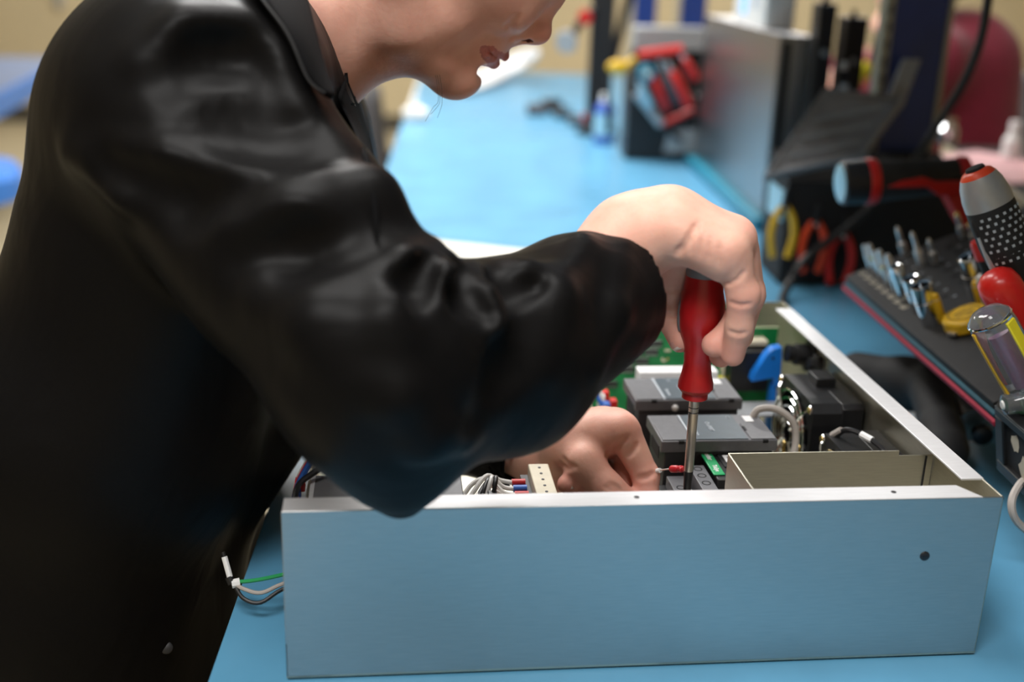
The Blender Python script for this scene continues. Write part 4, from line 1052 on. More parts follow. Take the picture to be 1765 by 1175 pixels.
# grey and black handle with a dotted grip
B, P = axis_tool((1800, 585), (1678, 285), .235, .255)
t, n, L = handle_tool('ergonomic_screwdriver', 'screwdriver with grey-capped black handle, dotted grip and orange tip', B, P,
    [(-.004, .006), (.0, .010), (.12, .0110), (.30, .0125), (.42, .0165), (.50, .0195), (.58, .0205), (.70, .0200), (.78, .0195)], 'black_rubber')
MB().lathe(n*(L*.78), n, [(0, .0196), (L*.06, .0192), (L*.12, .0172), (L*.165, .0142)], 32).ob('cap', 'silver_paint', t)
MB().lathe(n*(L*.945), n, [(0, .0141), (L*.02, .0118), (L*.032, .0085)], 32).ob('cap_ring', 'orange_red', t)
MB().lathe(n*(L*.976), n, [(0, .0080), (.0022, .0072), (.0028, .004)], 24).ob('cap_plug', 'black_matte', t)
vx = (Vector(CAM)-(B+n*L*.6)); vx = (vx-n*vx.dot(n)).normalized(); vy = n.cross(vx)
for i in range(8):
    for j in range(7):
        a = (j-3.0)*.30+.25+(.15 if i % 2 else 0); h = L*(.50+.0345*i); r_ = .0203 if h > L*.55 else .0193
        d = vx*math.cos(a)+vy*math.sin(a)
        MB().obox(n*h+d*(r_+.0001), (n, d.cross(n), d), (.0011, .0011, .0004)).ob('grip_dot', 'print_grey', t)
sd_ = 1 if vy.dot(Vector((-1, 0, 0))) > 0 else -1
d = (vx*math.cos(1.02*sd_)+vy*math.sin(1.02*sd_))
e = MB().ell(n*(L*.55)+d*.0168, (.0046, .0042, L*.24), (d.cross(n), d, n), 24, 16).ob('side_inlay', 'silver_paint', t)
MB().ell(n*(L*.70)+d*.0192, (.0034, .0024, L*.055), (d.cross(n), d, n)).ob('hang_hole', 'black_rubber', t)
# red handle
B, P = axis_tool((1802, 625), (1708, 468), .215, .225)
t, n, L = handle_tool('red_screwdriver', 'screwdriver with plain glossy bright red handle beside the tape measure', B, P,
    [(-.01, .004), (.0, .0085), (.16, .0095), (.34, .0105), (.52, .0140), (.70, .0172), (.84, .0172), (.93, .0150), (.98, .0100), (1.0, .004)], 'red_bright')
MB().rod(-n*.05, (0, 0, 0), .003).ob('shaft', 'steel', t)
# clear handle with yellow side
B, P = axis_tool((1772, 668), (1698, 535), .185, .190)
t, n, L = handle_tool('clear_screwdriver', 'screwdriver with clear faceted handle and yellow stripe at the near end of the rack', B, P,
    [(-.006, .0120), (.0, .0160), (.30, .0182), (.80, .0182), (.92, .0168), (.98, .0125), (1.0, .008)], 'clear_plastic')
MB().rod(n*.006, n*(L*.72), .0055).ob('core', 'purple_inside', t)
vx = (Vector(CAM)-(B+n*L*.6)); vx = (vx-n*vx.dot(n)).normalized(); vy = n.cross(vx); s_ = 1 if vy.x > 0 else -1
for a, m_ in ((.75*s_, 'yellow_bright'), (-1.15*s_, 'yellow_plastic')):
    d = vx*math.cos(a)+vy*math.sin(a)
    MB().obox(n*(L*.46)+d*.0172, (n, d.cross(n), d), (L*.40, .0048 if m_ == 'yellow_bright' else .0022, .0016)).ob('stripe', m_, t, bevel=.001)
MB().rod(-n*.04, n*.004, .0035).ob('shaft', 'steel', t)
MB().torus(n*(L*.90), n, .0168, .0012, 32, 6).ob('rim', 'chrome', t)
# red cap on a black body, and a second one behind it
for lab, b_, p_, Y0, Y1 in (('black tool with a red cap standing behind the red screwdriver', (1728, 520), (1688, 413), .330, .335), ('second black tool with a red cap, behind the dotted handle', (1752, 540), (1712, 430), .345, .350)):
    B, P = axis_tool(b_, p_, Y0, Y1); n = (P-B); L = n.length; n.normalize()
    t = thing('capped_tool', lab, 'tool', tuple(B))
    MB().lathe((0, 0, 0), n, [(-.01, .006), (0, .0085), (L*.72, .0085)], 20).ob('body', 'black_plastic', t)
    MB().lathe(n*(L*.72), n, [(0, .0092), (L*.24, .0092), (L*.28, .0078), (L*.27, .004)], 24).ob('cap', 'red_plastic', t)

# cordless driver with a pivoting red handle, behind the rack
Yd = .67
c0, c1 = Vector(A(1448, 316, Yd)), Vector(A(1660, 302, Yd)); n = (c1-c0); L = n.length; n.normalize()
dv_ = thing('cordless_driver', 'black and red cordless driver with folded red handle lying above the tool rack', 'power tool', tuple(c0))
s0 = L/212.
def pl(px): return s0*px
MB().lathe((0, 0, 0), n, [(0, pl(33)), (pl(4), pl(37)), (pl(44), pl(38))], 32).ob('nose', 'black_plastic', dv_)
MB().lathe(n*-.001, n, [(-.001, pl(26)), (.001, pl(33))], 32).ob('end_disc', 'light_blue', dv_)
MB().lathe(n*pl(42), n, [(0, pl(39)), (pl(3), pl(40)), (pl(15), pl(40)), (pl(18), pl(38))], 32).ob('red_ring', 'red_plastic', dv_)
MB().lathe(n*pl(58), n, [(0, pl(36)), (pl(60), pl(33)), (pl(120), pl(30)), (pl(140), pl(30))], 32).ob('grip', 'black_rubber', dv_)
up_ = Vector((0, 0, 1)); up_ = (up_-n*up_.dot(n)).normalized(); sv = n.cross(up_); sv = sv if sv.y < 0 else -sv
MB().prism([(pl(68), pl(-4)), (pl(92), pl(5)), (pl(130), pl(9)), (pl(152), pl(0)), (pl(200), pl(-2)), (pl(200), pl(-24)), (pl(158), pl(-25)), (pl(136), pl(-8)), (pl(90), pl(-6))], sv*pl(26), n, up_, sv*pl(11)).ob('red_panel', 'red_plastic', dv_, bevel=.001)
MB().lathe(n*pl(196), n, [(0, pl(29)), (pl(8), pl(33)), (pl(20), pl(33)), (pl(26), pl(24))], 28).ob('tail_ring', 'red_plastic', dv_)
MB().lathe(n*pl(196)-up_*pl(2)-sv*pl(30)*-1, sv, [(-pl(8), pl(9)), (pl(3), pl(9))], 20).ob('pivot', 'black_plastic', dv_)
q0 = n*pl(205)-up_*pl(18); q1 = Vector(A(1712, 428, Yd-.03))-c0
hd_ = (q1-q0)
MB().prism([(-pl(34), 0), (pl(30), 0), (pl(36), hd_.length*.5), (pl(34), hd_.length), (-pl(30), hd_.length), (-pl(36), hd_.length*.5)], q0-sv*-pl(20), n, hd_.normalized(), -sv*pl(40)).ob('red_handle', 'red_plastic', dv_, bevel=.003)
MB().rod(q1-hd_.normalized()*.01, Vector((q1.x, q1.y, -c0.z+.002)), .008).ob('support_leg', 'black_plastic', dv_)

# black bin hanging at the near end of the rack, tilted a little with it
BO = Vector(rk(.3950, -.002, .001)); ba = math.radians(11.5)
Bu, Bv, Bn = Vector((0, -1, 0)), Vector((math.cos(ba), 0, math.sin(ba))), Vector((-math.sin(ba), 0, math.cos(ba)))
def bb(u0, u1, v0, v1, n0, n1, m=None):
    m = m or MB(); return m.obox(Bu*((u0+u1)/2)+Bv*((v0+v1)/2)+Bn*((n0+n1)/2), (Bu, Bv, Bn), ((u1-u0)/2, (v1-v0)/2, (n1-n0)/2))
bn = thing('black_bin', 'black bin with torn paper patches at the near end of the tool rack', 'bin', tuple(BO))
m = bb(0, .25, .004, .20, -.058, -.053); bb(0, .005, .004, .20, -.053, -.002, m); bb(.245, .25, .004, .20, -.053, -.002, m); bb(.005, .245, .194, .20, -.053, -.002, m)
m.ob('body', 'black_plastic', bn, bevel=.001)
m = bb(0, .25, 0, .005, -.058, -.048); bb(0, .25, 0, .005, -.008, -.001, m); bb(0, .014, 0, .005, -.048, -.008, m); bb(.236, .25, 0, .005, -.048, -.008, m)
m.ob('front_frame', 'black_plastic', bn, bevel=.001)
bb(.014, .236, .0035, .0060, -.048, -.008).ob('front_panel', 'black_rubber', bn)
bb(0, .25, 0, .20, -.001, .001).ob('lid', 'black_plastic', bn, bevel=.0008)
rn = random.Random(5)
for k, (u, n_, a) in enumerate(((.030, -.022, .009), (.045, -.038, .012), (.075, -.026, .009), (.095, -.038, .011), (.13, -.03, .011))):
    P = [(u+a*(.6+.5*rn.random())*math.cos(q)*.8, n_+a*(.6+.6*rn.random())*math.sin(q)*.9) for q in np.linspace(0, 2*math.pi, 11)[:-1]]
    MB().prism(P, Bv*.0036, Bu, Bn, Bv*-.0005).ob('torn_paper', 'paper_torn', bn)
for u in (.03, .20):
    f_ = BO+Bu*u+Bv*.10-Bn*.056; MB().rod(f_-BO, Vector((f_.x, f_.y, -.0004))-BO, .008).ob('foot', 'black_plastic', bn)
# wedge-shaped black end piece with a torn label above the bin
wg = thing('end_plate', 'black wedge block with a torn label standing on the bin', 'block', tuple(BO+Bn*.0012))
MB().prism([(0, 0), (.0174, .0242), (.060, .085), (.2, .09), (.2, 0)], Bu*.002, Bv, Bn, Bu*.010).ob('plate', 'black_plastic', wg, bevel=.001)
MB().lathe(Bu*.012+Bv*.062+Bn*.062, Bu, [(0, .006), (.002, .006), (.003, .004)], 20).ob('screw', 'black_rubber', wg)
P = [(.030+.011*math.cos(q)*(1+.4*rn.random()), .020+.0035*math.sin(q)*(1+.4*rn.random())) for q in np.linspace(0, 2*math.pi, 11)[:-1]]
MB().prism(P, Bu*.012, Bv, Bn, Bu*.0005).ob('torn_paper', 'paper_torn', wg)
# green see-through tube lying on the bin
gd = Bv; g0 = BO+Bu*.026+Bv*-.004+Bn*.0122; gt = thing('green_tube', 'clear green tube with a glassy end lying on the black bin', 'tube', tuple(g0))
MB().lathe((0, 0, 0), gd, [(0, .0055), (.001, .0082), (.010, .0086), (.014, .0105), (.11, .0105), (.115, .008)], 28).ob('shell', 'clear_plastic', gt)
MB().lathe(gd*.014, gd, [(0, .003), (.004, .0078), (.025, .0088), (.045, .0080), (.09, .0088)], 20).ob('core', 'clear_green', gt)
MB().lathe(gd*-.0012, gd, [(0, .0030), (.0014, .0040)], 20).ob('end_cap', 'white_plastic', gt)
# cable looping out below the bin
tag(MB().tube([A(1775, 822, .17), A(1758, 834, .16), A(1745, 858, .15), A(1745, 882, .145), A(1757, 903, .145), A(1785, 925, .145)], .0032).ob('bin_cable', 'wire_grey'), 'pale grey cable looping onto the mat under the black bin', 'cable')

# black drill lying under the rack
dr = thing('drill', 'black power drill lying on the mat under the tool rack', 'power tool', (.60, .45, .004))
def dp(px, py, Z): return Vector(at(px, py, Z=Z))-Vector((.60, .45, .004))
D_ = Field()
o_d = np.array([.60, .45, .004])
for a, b, r0, r1 in (((1478, 640, .030), (1560, 660, .034), .022, .026), ((1560, 660, .034), (1618, 668, .040), .028, .030), ((1608, 668, .045), (1622, 745, .030), .024, .019), ((1622, 745, .030), (1630, 775, .024), .020, .022)):
    D_.rc(np.array(at(a[0], a[1], Z=a[2]))-o_d, np.array(at(b[0], b[1], Z=b[2]))-o_d, r0, r1, k=.012)
solid('body', [D_.mesh(.0025)], 'black_matte', dr)
c = dp(1660, 700, .036); e_ = dp(1690, 745, .030)
MB().lathe(dp(1640, 672, .040), (e_-dp(1640, 672, .040)), [(0, .016), (.004, .023), (.050, .024), (.060, .020), (.075, .0185)], 28).ob('motor_housing', 'steel', dr)
MB().lathe(e_, (e_-c), [(0, .010), (.008, .010), (.010, .006)], 20).ob('end_knob', 'steel_dark', dr)

# ================================================================== things farther along the bench
# sheet-metal case standing on its long side
pc = thing('metal_case', 'brushed metal case standing on edge at the back of the bench', 'metal case', (.655, 1.36, .003))
hN, hF = float(at(1335, 47, X=.655)[2]), float(at(1207, 32, X=.655)[2]); hh = .5*(hN+hF)-.003
MB().box(0, .0016, 0, .64, .02, hh).ob('face', 'case_metal', pc, bevel=.0004)
MB().box(0, .060, 0, .64, hh-.0016, hh).ob('top_panel', 'aluminium_flange', pc, bevel=.0005)
MB().box(0, .060, 0, .0016, .02, hh).ob('end_panel', 'aluminium', pc); MB().box(0, .060, .6384, .64, .02, hh).ob('end_panel', 'aluminium', pc)
MB().box(-.018, .070, -.02, .66, 0, .02).ob('base', 'teal_plastic', pc, bevel=.002)
MB().box(.006, .020, -.006, .0, .03, hh-.01).ob('edge_strip', 'black_plastic', pc, bevel=.001)
# white device with a small blue screen on top of it
wd = thing('white_instrument', 'white instrument with a small blue screen standing on the metal case', 'instrument', (.662, 1.50, .003+hh))
MB().box(0, .055, 0, .26, 0, .11).ob('body', 'white_plastic', wd, bevel=.006)
MB().box(-.0012, .001, .150, .200, .020, .080).ob('screen', 'screen_blue', wd, bevel=.001)
MB().box(-.001, .001, .060, .110, .035, .060).ob('print', 'print_grey', wd)
# row of slim black test instruments behind the case
for k, (x, y, sx, sy, z, m_, lab) in enumerate(((.700, 1.30, .030, .045, .395, 'black_plastic', 'slim black upright rack unit just right of the metal case'),
        (.742, 1.29, .020, .020, .290, 'white_plastic', 'slim white-fronted upright unit between two black ones'),
        (.780, 1.40, .040, .05, .37, 'black_plastic', 'wide black upright unit behind the white-fronted one'),
        (.835, 1.33, .028, .04, .395, 'black_rubber', 'tall black upright unit nearest the navy post'),
        )):
    u = thing('upright_unit', lab, 'equipment', (x, y, 0.0))
    MB().box(0, sx, 0, sy, 0, z).ob('body', m_ if m_ != 'white_plastic' else 'black_plastic', u, bevel=.002)
    MB().box(.003, sx-.003, -.002, 0, z*.35, z*.92).ob('front_strip', m_, u, bevel=.001)
    MB().lathe((sx/2, -.002, z*.80), (0, -1, 0), [(0, .006), (.004, .005)], 14).ob('knob', 'silver_paint', u)
    MB().lathe((sx/2, sy/2, z), (0, 0, 1), [(0, .006), (.012, .005)], 12).ob('cap', 'white_plastic' if k == 1 else 'black_rubber', u)
# sloped black tool box with a grey tilted tray on it
sx0, sy0 = .588, .985
bx = thing('sloped_tool_box', 'black sloped-top tool box in front of the metal case', 'tool box', (sx0, sy0, .0))
MB().prism([(0, 0), (.118, 0), (.118, .185), (0, .155)], (0, 0, .002), (0, 1, 0), (0, 0, 1), (.265, 0, 0)).ob('body', 'black_matte', bx, bevel=.002)
MB().box(-.004, 0, .01, .09, .095, .140).ob('light_label', 'light_blue', bx)
ty = thing('grey_tray', 'grey plastic tray lying tilted on the sloped tool box', 'tray', (sx0, sy0, .16))
c4 = [Vector(A(1316, 312, .98)), Vector(A(1488, 276, .98)), Vector(A(1560, 178, 1.085)), Vector(A(1420, 160, 1.10))]
o_ = Vector((sx0, sy0, .16)); c4 = [c-o_ for c in c4]
nv = (c4[1]-c4[0]).cross(c4[3]-c4[0]).normalized()
MB().add(c4+[c+nv*.006 for c in c4], [(0, 3, 2, 1), (4, 5, 6, 7), (0, 1, 5, 4), (1, 2, 6, 5), (2, 3, 7, 6), (3, 0, 4, 7)]).ob('floor_panel', 'tray_grey', ty)
for a, b in ((0, 1), (1, 2), (2, 3), (3, 0)):
    w_ = c4[b]-c4[a]; h_ = .022 if (a, b) == (1, 2) else .012
    MB().add([c4[a], c4[b], c4[b]+nv*h_, c4[a]+nv*h_]+[p+(c4[2]+c4[0]-c4[a]-c4[b]).normalized()*.004 for p in (c4[a], c4[b], c4[b]+nv*h_, c4[a]+nv*h_)], [(0, 1, 2, 3), (4, 7, 6, 5), (0, 4, 5, 1), (1, 5, 6, 2), (2, 6, 7, 3), (3, 7, 4, 0)]).ob('rim', 'tray_grey', ty)
for k, u in enumerate((.2, .4, .6)): 
    p = c4[0].lerp(c4[3], u)+(c4[1]-c4[0])*.12+nv*.007; q = c4[0].lerp(c4[3], u)+(c4[1]-c4[0])*.85+nv*.007
    MB().tube([p, q], .003, sub=1).ob('rib', 'silver_paint', ty)
MB().prism([(0, 0), (.030, 0), (.034, .075), (.006, .075)], c4[2]-Vector((.032, 0, .01)), (1, .1, 0), (.2, 0, 1), (0, .006, 0)).ob('handle_tab', 'tray_grey', ty, bevel=.001)
# pliers hung on the front of the box
for k, (px, py, m_, lab) in enumerate(((1352, 372, 'yellow_plastic', 'yellow-handled pliers hanging on the black tool box'), (1405, 398, 'orange_red', 'orange-handled pliers hanging on the black tool box'), (1452, 418, 'red_plastic', 'red-handled pliers hanging on the black tool box by the navy post'))):
    p = A(px, py, .968); g_ = thing('pliers', lab, 'pliers', tuple(p))
    for s in (-1, 1): MB().tube([(s*.003, .004, .012), (s*.013, .002, -.004), (s*.017, 0, -.030), (s*.011, 0, -.062)], .0055).ob('handle', m_, g_)
    MB().prism([(-.006, 0), (.006, 0), (.002, .035), (-.002, .035)], (0, .006, .006), (1, 0, 0), (0, 0, 1), (0, -.008, 0)).ob('jaws', 'steel_dark', g_, bevel=.001)
    MB().rod((0, -.003, .010), (0, .0145, .010), .003).ob('pivot', 'steel', g_)

# navy steel post of the bench frame with slotted strip
px0, px1 = float(A(1530, 0, 1.13)[0]), float(A(1648, 0, 1.13)[0])
po = thing('bench_post', 'thick navy blue steel post with a slotted beige strip beside the tool rack', 'post', (px0, 1.13, 0))
MB().box(.014, px1-px0-.008, 0, .07, 0, .598).ob('column', 'navy_paint', po, bevel=.003)
MB().box(0, .014, -.001, .03, 0, .596).ob('slotted_strip', 'beige_laminate', po, bevel=.001)
MB().box(px1-px0-.008, px1-px0, -.001, .03, 0, .596).ob('edge_strip', 'beige_laminate', po, bevel=.001)
for k in range(20): MB().box(.005, .009, -.0018, 0, .05+k*.026, .066+k*.026).ob('slot', 'black_matte', po)
MB().box(.0, px1-px0, -.01, .08, 0, .006).ob('foot_plate', 'navy_paint', po)
for px, Y, lab in ((1195, 2.75, 'farther navy blue steel post behind the metal case'), (1115, 3.3, 'farthest navy blue steel post above the red-handled tools')):
    x = float(A(px-22, 20, Y)[0]); q = thing('bench_post', lab, 'post', (x, Y, 0))
    MB().box(0, .075, 0, .06, 0, 1.45).ob('column', 'navy_paint', q, bevel=.003); MB().box(-.01, .085, -.01, .07, 0, .006).ob('foot_plate', 'navy_paint', q)
    MB().box(-.012, 0, 0, .02, 0, 1.45).ob('slotted_strip', 'beige_laminate', q)
# unseen shelf added over the tools to keep the ceiling light off them
t = thing('added_shade_shelf', 'unseen grey shelf board added above the tools to shade them', 'shelf', (.34, -.10, .60))
MB().box(0, .58, 0, 1.65, 0, .022).ob('board', 'bench_metal', t, bevel=.002)
MB().box(-.004, 0, 0, 1.65, -.03, .03).ob('front_rail', 'navy_paint', t)
MB().box(.44, .52, .04, .10, -.598, 0).ob('support_post', 'navy_paint', t, bevel=.003)
# black cable hanging across
tag(MB().tube([A(1712, -60, .86), A(1703, 0, .87), A(1690, 70, .88), A(1662, 140, .90), A(1625, 200, .92), A(1580, 270, .94), A(1520, 340, .95), A(1445, 402, .95), A(1385, 450, .93), A(1360, 490, .92), at(1348, 520, Z=.006), at(1352, 560, Z=.006)], .0062, n=10).ob('hanging_cable', 'wire_black'), 'thick black cable hanging down past the navy post to the mat', 'cable')
# white sheet lying behind the enclosure
sh = [at(737, 416, Z=.002), at(906, 434, Z=.002), at(1150, 462, Z=.002), at(1160, 505, Z=.002), at(700, 500, Z=.002)]
cs = sum(sh)/len(sh)
tag(MB().add([p-cs for p in sh]+[p-cs+np.array([0, 0, .003]) for p in sh], [(4, 3, 2, 1, 0), (5, 6, 7, 8, 9)]+[(i, (i+1) % 5, 5+(i+1) % 5, 5+i) for i in range(5)]).ob('document_sheet', 'paper', loc=tuple(cs)), 'off-white sheet lying on the mat behind the enclosure', 'paper')

# cluster of hand tools beyond the case
cl = thing('tool_caddy', 'dark tool caddy holding red-handled tools far along the bench', 'tool caddy', (.50, 2.05, .001))
def cq(px, py, Y): return Vector(A(px, py, Y))-Vector((.50, 2.05, .001))
MB().prism([(0, 0), (.17, 0), (.20, .14), (0, .20)], (0, 0, .001), (1, 0, 0), (0, 0, 1), (0, .10, 0)).ob('box', 'black_plastic', cl, bevel=.003)
MB().prism([(.09, .02), (.19, .02), (.19, .08), (.10, .07)], (0, -.004, 0), (1, 0, 0), (0, 0, 1), (0, .004, 0)).ob('front_label', 'silver_paint', cl)
MB().prism([(.02, .26), (.19, .26), (.19, .33), (.02, .33)], (0, .10, -.03), (1, 0, 0), (0, 0, 1), (0, .05, 0)).ob('rear_tray', 'silver_paint', cl, bevel=.004)
MB().box(.02, .19, .10, .13, .0, .25).ob('rear_panel', 'black_plastic', cl, bevel=.002)
frame_pts = [cq(1097, 160, 2.02), cq(1140, 215, 2.02), cq(1195, 190, 2.02), cq(1176, 85, 2.02), cq(1100, 95, 2.02)]
rk_ = thing('handle_rack', 'red frame with long red-handled tools in the tool caddy', 'tool rack', (.50, 2.05, .001))
MB().tube([frame_pts[3], frame_pts[4]], .011, sub=1).ob('top_bar', 'red_plastic', rk_); MB().tube([frame_pts[1], frame_pts[2]], .007, sub=1).ob('bottom_bar', 'red_plastic', rk_)
MB().tube([frame_pts[0], frame_pts[1]], .011, sub=1).ob('side_bar', 'silver_paint', rk_)
MB().tube([frame_pts[2], Vector((.17, -.01, .12))], .006, sub=1).ob('prop', 'black_plastic', rk_); MB().tube([frame_pts[1], Vector((.13, -.01, .05))], .006, sub=1).ob('prop', 'black_plastic', rk_)
for k, (a, b, m_, r_, lab) in enumerate((((1118, 118), (1150, 190), 'red_plastic', .0105, 'red-handled tool at the left in the far red frame'), ((1152, 112), (1188, 185), 'red_plastic', .0125, 'thickest red-handled tool in the middle of the far red frame'), ((1176, 95), (1200, 138), 'red_plastic', .010, 'short red-handled tool at the right of the far red frame'),
        ((1100, 140), (1122, 185), 'light_blue', .0095, 'light blue handled tool beside the red ones'), ((1138, 108), (1168, 180), 'chair_grey', .0105, 'dark grey handled tool between two red ones'))):
    p, q = Vector(A(*a, 1.995)), Vector(A(*b, 1.995)); t = thing('hand_tool', lab, 'hand tool', tuple(q)); n = (p-q); L = n.length; n.normalize()
    MB().lathe((0, 0, 0), n, [(0, r_*.6), (L*.06, r_), (L*.5, r_*1.05), (L*.80, r_*.9), (L*.86, r_*.5)], 16).ob('handle', m_, t)
    MB().lathe(n*(L*.84), n, [(0, r_*.45), (L*.22, r_*.40)], 12).ob('shaft', 'steel', t)
t = thing('tape_roll', 'teal tape roll in front of the dark grey handled tool', 'tape', tuple(A(1114, 126, 1.985)))
MB().torus((0, 0, 0), (.3, -1, .2), .014, .007, 28, 10).ob('roll', 'teal_plastic', t); MB().lathe((0, .004, 0), (.3, -1, .2), [(0, .010), (.008, .010)], 20).ob('core', 'paper', t)
t = thing('yellow_tool', 'yellow handled cutter above the blue bottle', 'hand tool', tuple(A(1065, 116, 2.04)))
MB().ell((0, 0, 0), (.026, .012, .017)).ob('body', 'yellow_plastic', t); MB().tube([(.02, 0, .006), (.040, 0, .022)], .007, sub=1).ob('lever', 'yellow_plastic', t); MB().tube([(-.02, 0, -.01), (-.02, 0, -.036), (-.012, 0, -.15)], .006).ob('stem', 'black_plastic', t)
# blue bottle
p = at(1040, 246, Z=.001); t = thing('blue_bottle', 'blue bottle standing on the mat beside the tool caddy', 'bottle', tuple(p))
MB().lathe((0, 0, 0), (0, 0, 1), [(0, .024), (.002, .027), (.085, .027), (.100, .018), (.106, .012)], 24).ob('body', 'royal_blue', t)
MB().lathe((0, 0, .104), (0, 0, 1), [(0, .013), (.018, .013), (.020, .010)], 20).ob('cap', 'white_plastic', t)
MB().lathe((0, 0, .02), (0, 0, 1), [(0, .0274), (.055, .0274)], 24).ob('label', 'light_blue', t)
p = at(1013, 212, Z=.001); t = thing('red_cap', 'small red cap lying beside the blue bottle', 'jar', tuple(p))  # a loose red cap with a short metal stem
MB().lathe((0, 0, 0), (0, 0, 1), [(0, .016), (.022, .017), (.026, .012)], 20).ob('body', 'red_plastic', t); MB().lathe((0, 0, .026), (0, 0, 1), [(0, .008), (.006, .007)], 12).ob('stem', 'silver_paint', t)
# dark stand with a round lens
sx_, sy_ = float(at(1030, 190, Y=2.45)[0]), 2.45
t = thing('lamp_stand', 'tall black stand rising behind the blue bottle', 'stand', (sx_, sy_, .001))
MB().lathe((0, 0, 0), (0, 0, 1), [(0, .055), (.012, .055), (.018, .03)], 28).ob('foot', 'black_plastic', t)
MB().box(-.030, .030, -.02, .02, .012, .62).ob('column', 'black_matte', t, bevel=.003)
MB().tube([(.03, 0, .18), (.055, 0, .30), (.075, -.01, .40)], .012).ob('arm', 'black_plastic', t)
m0 = Vector(A(1008, 30, 2.42))-Vector((sx_, sy_, .001)); m1 = Vector(A(980, 70, 2.42))-Vector((sx_, sy_, .001))
MB().tube([(-.02, -.01, m0.z+.02), m0, m1], .011).ob('side_arm', 'black_plastic', t)
MB().lathe(m1, (-.4, -1, -.1), [(0, .022), (.02, .030), (.026, .028)], 24).ob('lens', 'silver_paint', t); MB().lathe(m0, (-.2, -1, 0), [(-.01, .02), (.012, .018)], 16).ob('red_knob', 'red_plastic', t)
MB().box(.062, .090, -.03, -.005, .44, .62).ob('upper_case', 'black_plastic', t, bevel=.002)
# flat dark gadgets on the mat
for k, (px, py, sx, sy, h, m_, lab) in enumerate(((925, 197, .060, .05, .030, 'chair_grey', 'flat dark grey meter leftmost among the gadgets far along the bench'), (968, 203, .045, .04, .022, 'black_plastic', 'small flat black gadget between the grey meter and the blue bottle'), (990, 215, .035, .03, .018, 'steel_dark', 'small dark metal adapter in front of the flat black gadget'), (950, 190, .06, .03, .034, 'black_rubber', 'black charger lying behind the flat dark gadgets'))):
    p = at(px, py, Z=.001); t = thing('gadget', lab, 'gadget', tuple(p), rz=.15*k)
    MB().box(-sx/2, sx/2, -sy/2, sy/2, 0, h).ob('case', m_, t, bevel=.004); MB().lathe((-sx*.3, -sy*.35, h), (0, 0, 1), [(0, .008), (.006, .007)], 16).ob('dial', 'silver_paint', t)
    MB().tube([(sx/2, 0, h*.4), (sx/2+.03, -.01, .006), (sx/2+.05, .01, .004)], .003).ob('lead', 'black_rubber', t)
# white curved strip lying along the far end
W0 = [at(790, 168, Z=.004), at(850, 148, Z=.012), at(895, 122, Z=.030), A(938, 98, 3.45)]
W0 = [np.array(q) for q in W0]
V = []
for i, q in enumerate(W0):
    for s in (0, 1): V.append(q+np.array([-.02, .16, .035])*s)
o = MB().add(V, [(2*i, 2*i+2, 2*i+3, 2*i+1) for i in range(3)]).ob('curved_panel', 'white_label')
q = o.modifiers.new('round', 'SUBSURF'); q.levels = q.render_levels = 3
q = o.modifiers.new('thick', 'SOLIDIFY'); q.thickness = .012
tag(o, 'white curved plastic panel lying at the far end of the blue bench', 'panel')
# white cloth and bag hanging at the table's left edge
t = thing('crumpled_bag', 'crumpled white bag on the left edge of the far bench', 'bag', tuple(at(716, 206, Z=.001)))
Fb = Field()
for k in range(7): Fb.ball([.022*math.cos(k*1.7), .035*math.sin(k*2.3), .016+.008*math.sin(k)], .017+.004*math.sin(k*3), k=.009)
Fb.rc([-.2, 0, -.05], [.2, 0, -.05], .05, .05, k=.002, sub=True)
solid('bag', [Fb.mesh(.004)], 'white_plastic', t)
MB().tube([(0, 0, .025), (-.008, .012, .05), (.008, .018, .056)], .004).ob('knot', 'white_label', t)
# chair at the far bench
p = A(690, 240, 4.0); fl_ = FL
t = thing('office_chair', 'dark grey chair standing left of the far end of the bench', 'chair', (float(p[0])-.10, 3.9, FL))
zt = float(A(668, 150, 3.9)[2])-FL
cB = MB(); P = []
for i in range(7):
    for j in range(5):
        u, v = i/6-.5, j/4; P.append((.05+.10*v*0+.04*(1-4*u*u)-.06*v, u*.40*(1-.25*v), zt-.48+.48*v))
o = cB.add(P, [(i*5+j, i*5+j+1, i*5+j+6, i*5+j+5) for i in range(6) for j in range(4)]).ob('backrest', 'chair_grey', t)
q = o.modifiers.new('round', 'SUBSURF'); q.levels = q.render_levels = 2; q = o.modifiers.new('thick', 'SOLIDIFY'); q.thickness = .035
MB().box(-.42, .04, -.22, .22, zt-.62, zt-.55).ob('seat', 'chair_grey', t, bevel=.02)
MB().rod((-.19, 0, .10), (-.19, 0, zt-.60), .03).ob('column', 'black_plastic', t)
for k in range(5):
    a = 2*math.pi*k/5; MB().tube([(-.19, 0, .12), (-.19+.26*math.cos(a), .26*math.sin(a), .075)], .020, sub=1).ob('leg', 'black_plastic', t)
    MB().lathe((-.19+.26*math.cos(a), .26*math.sin(a)-.012, .03), (0, 1, 0), [(0, .03), (.024, .03)], 16).ob('caster', 'black_plastic', t)
MB().tube([(.03, 0, zt-.58), (.085, 0, zt-.5), (.07, 0, zt-.25)], .016).ob('back_post', 'black_plastic', t)
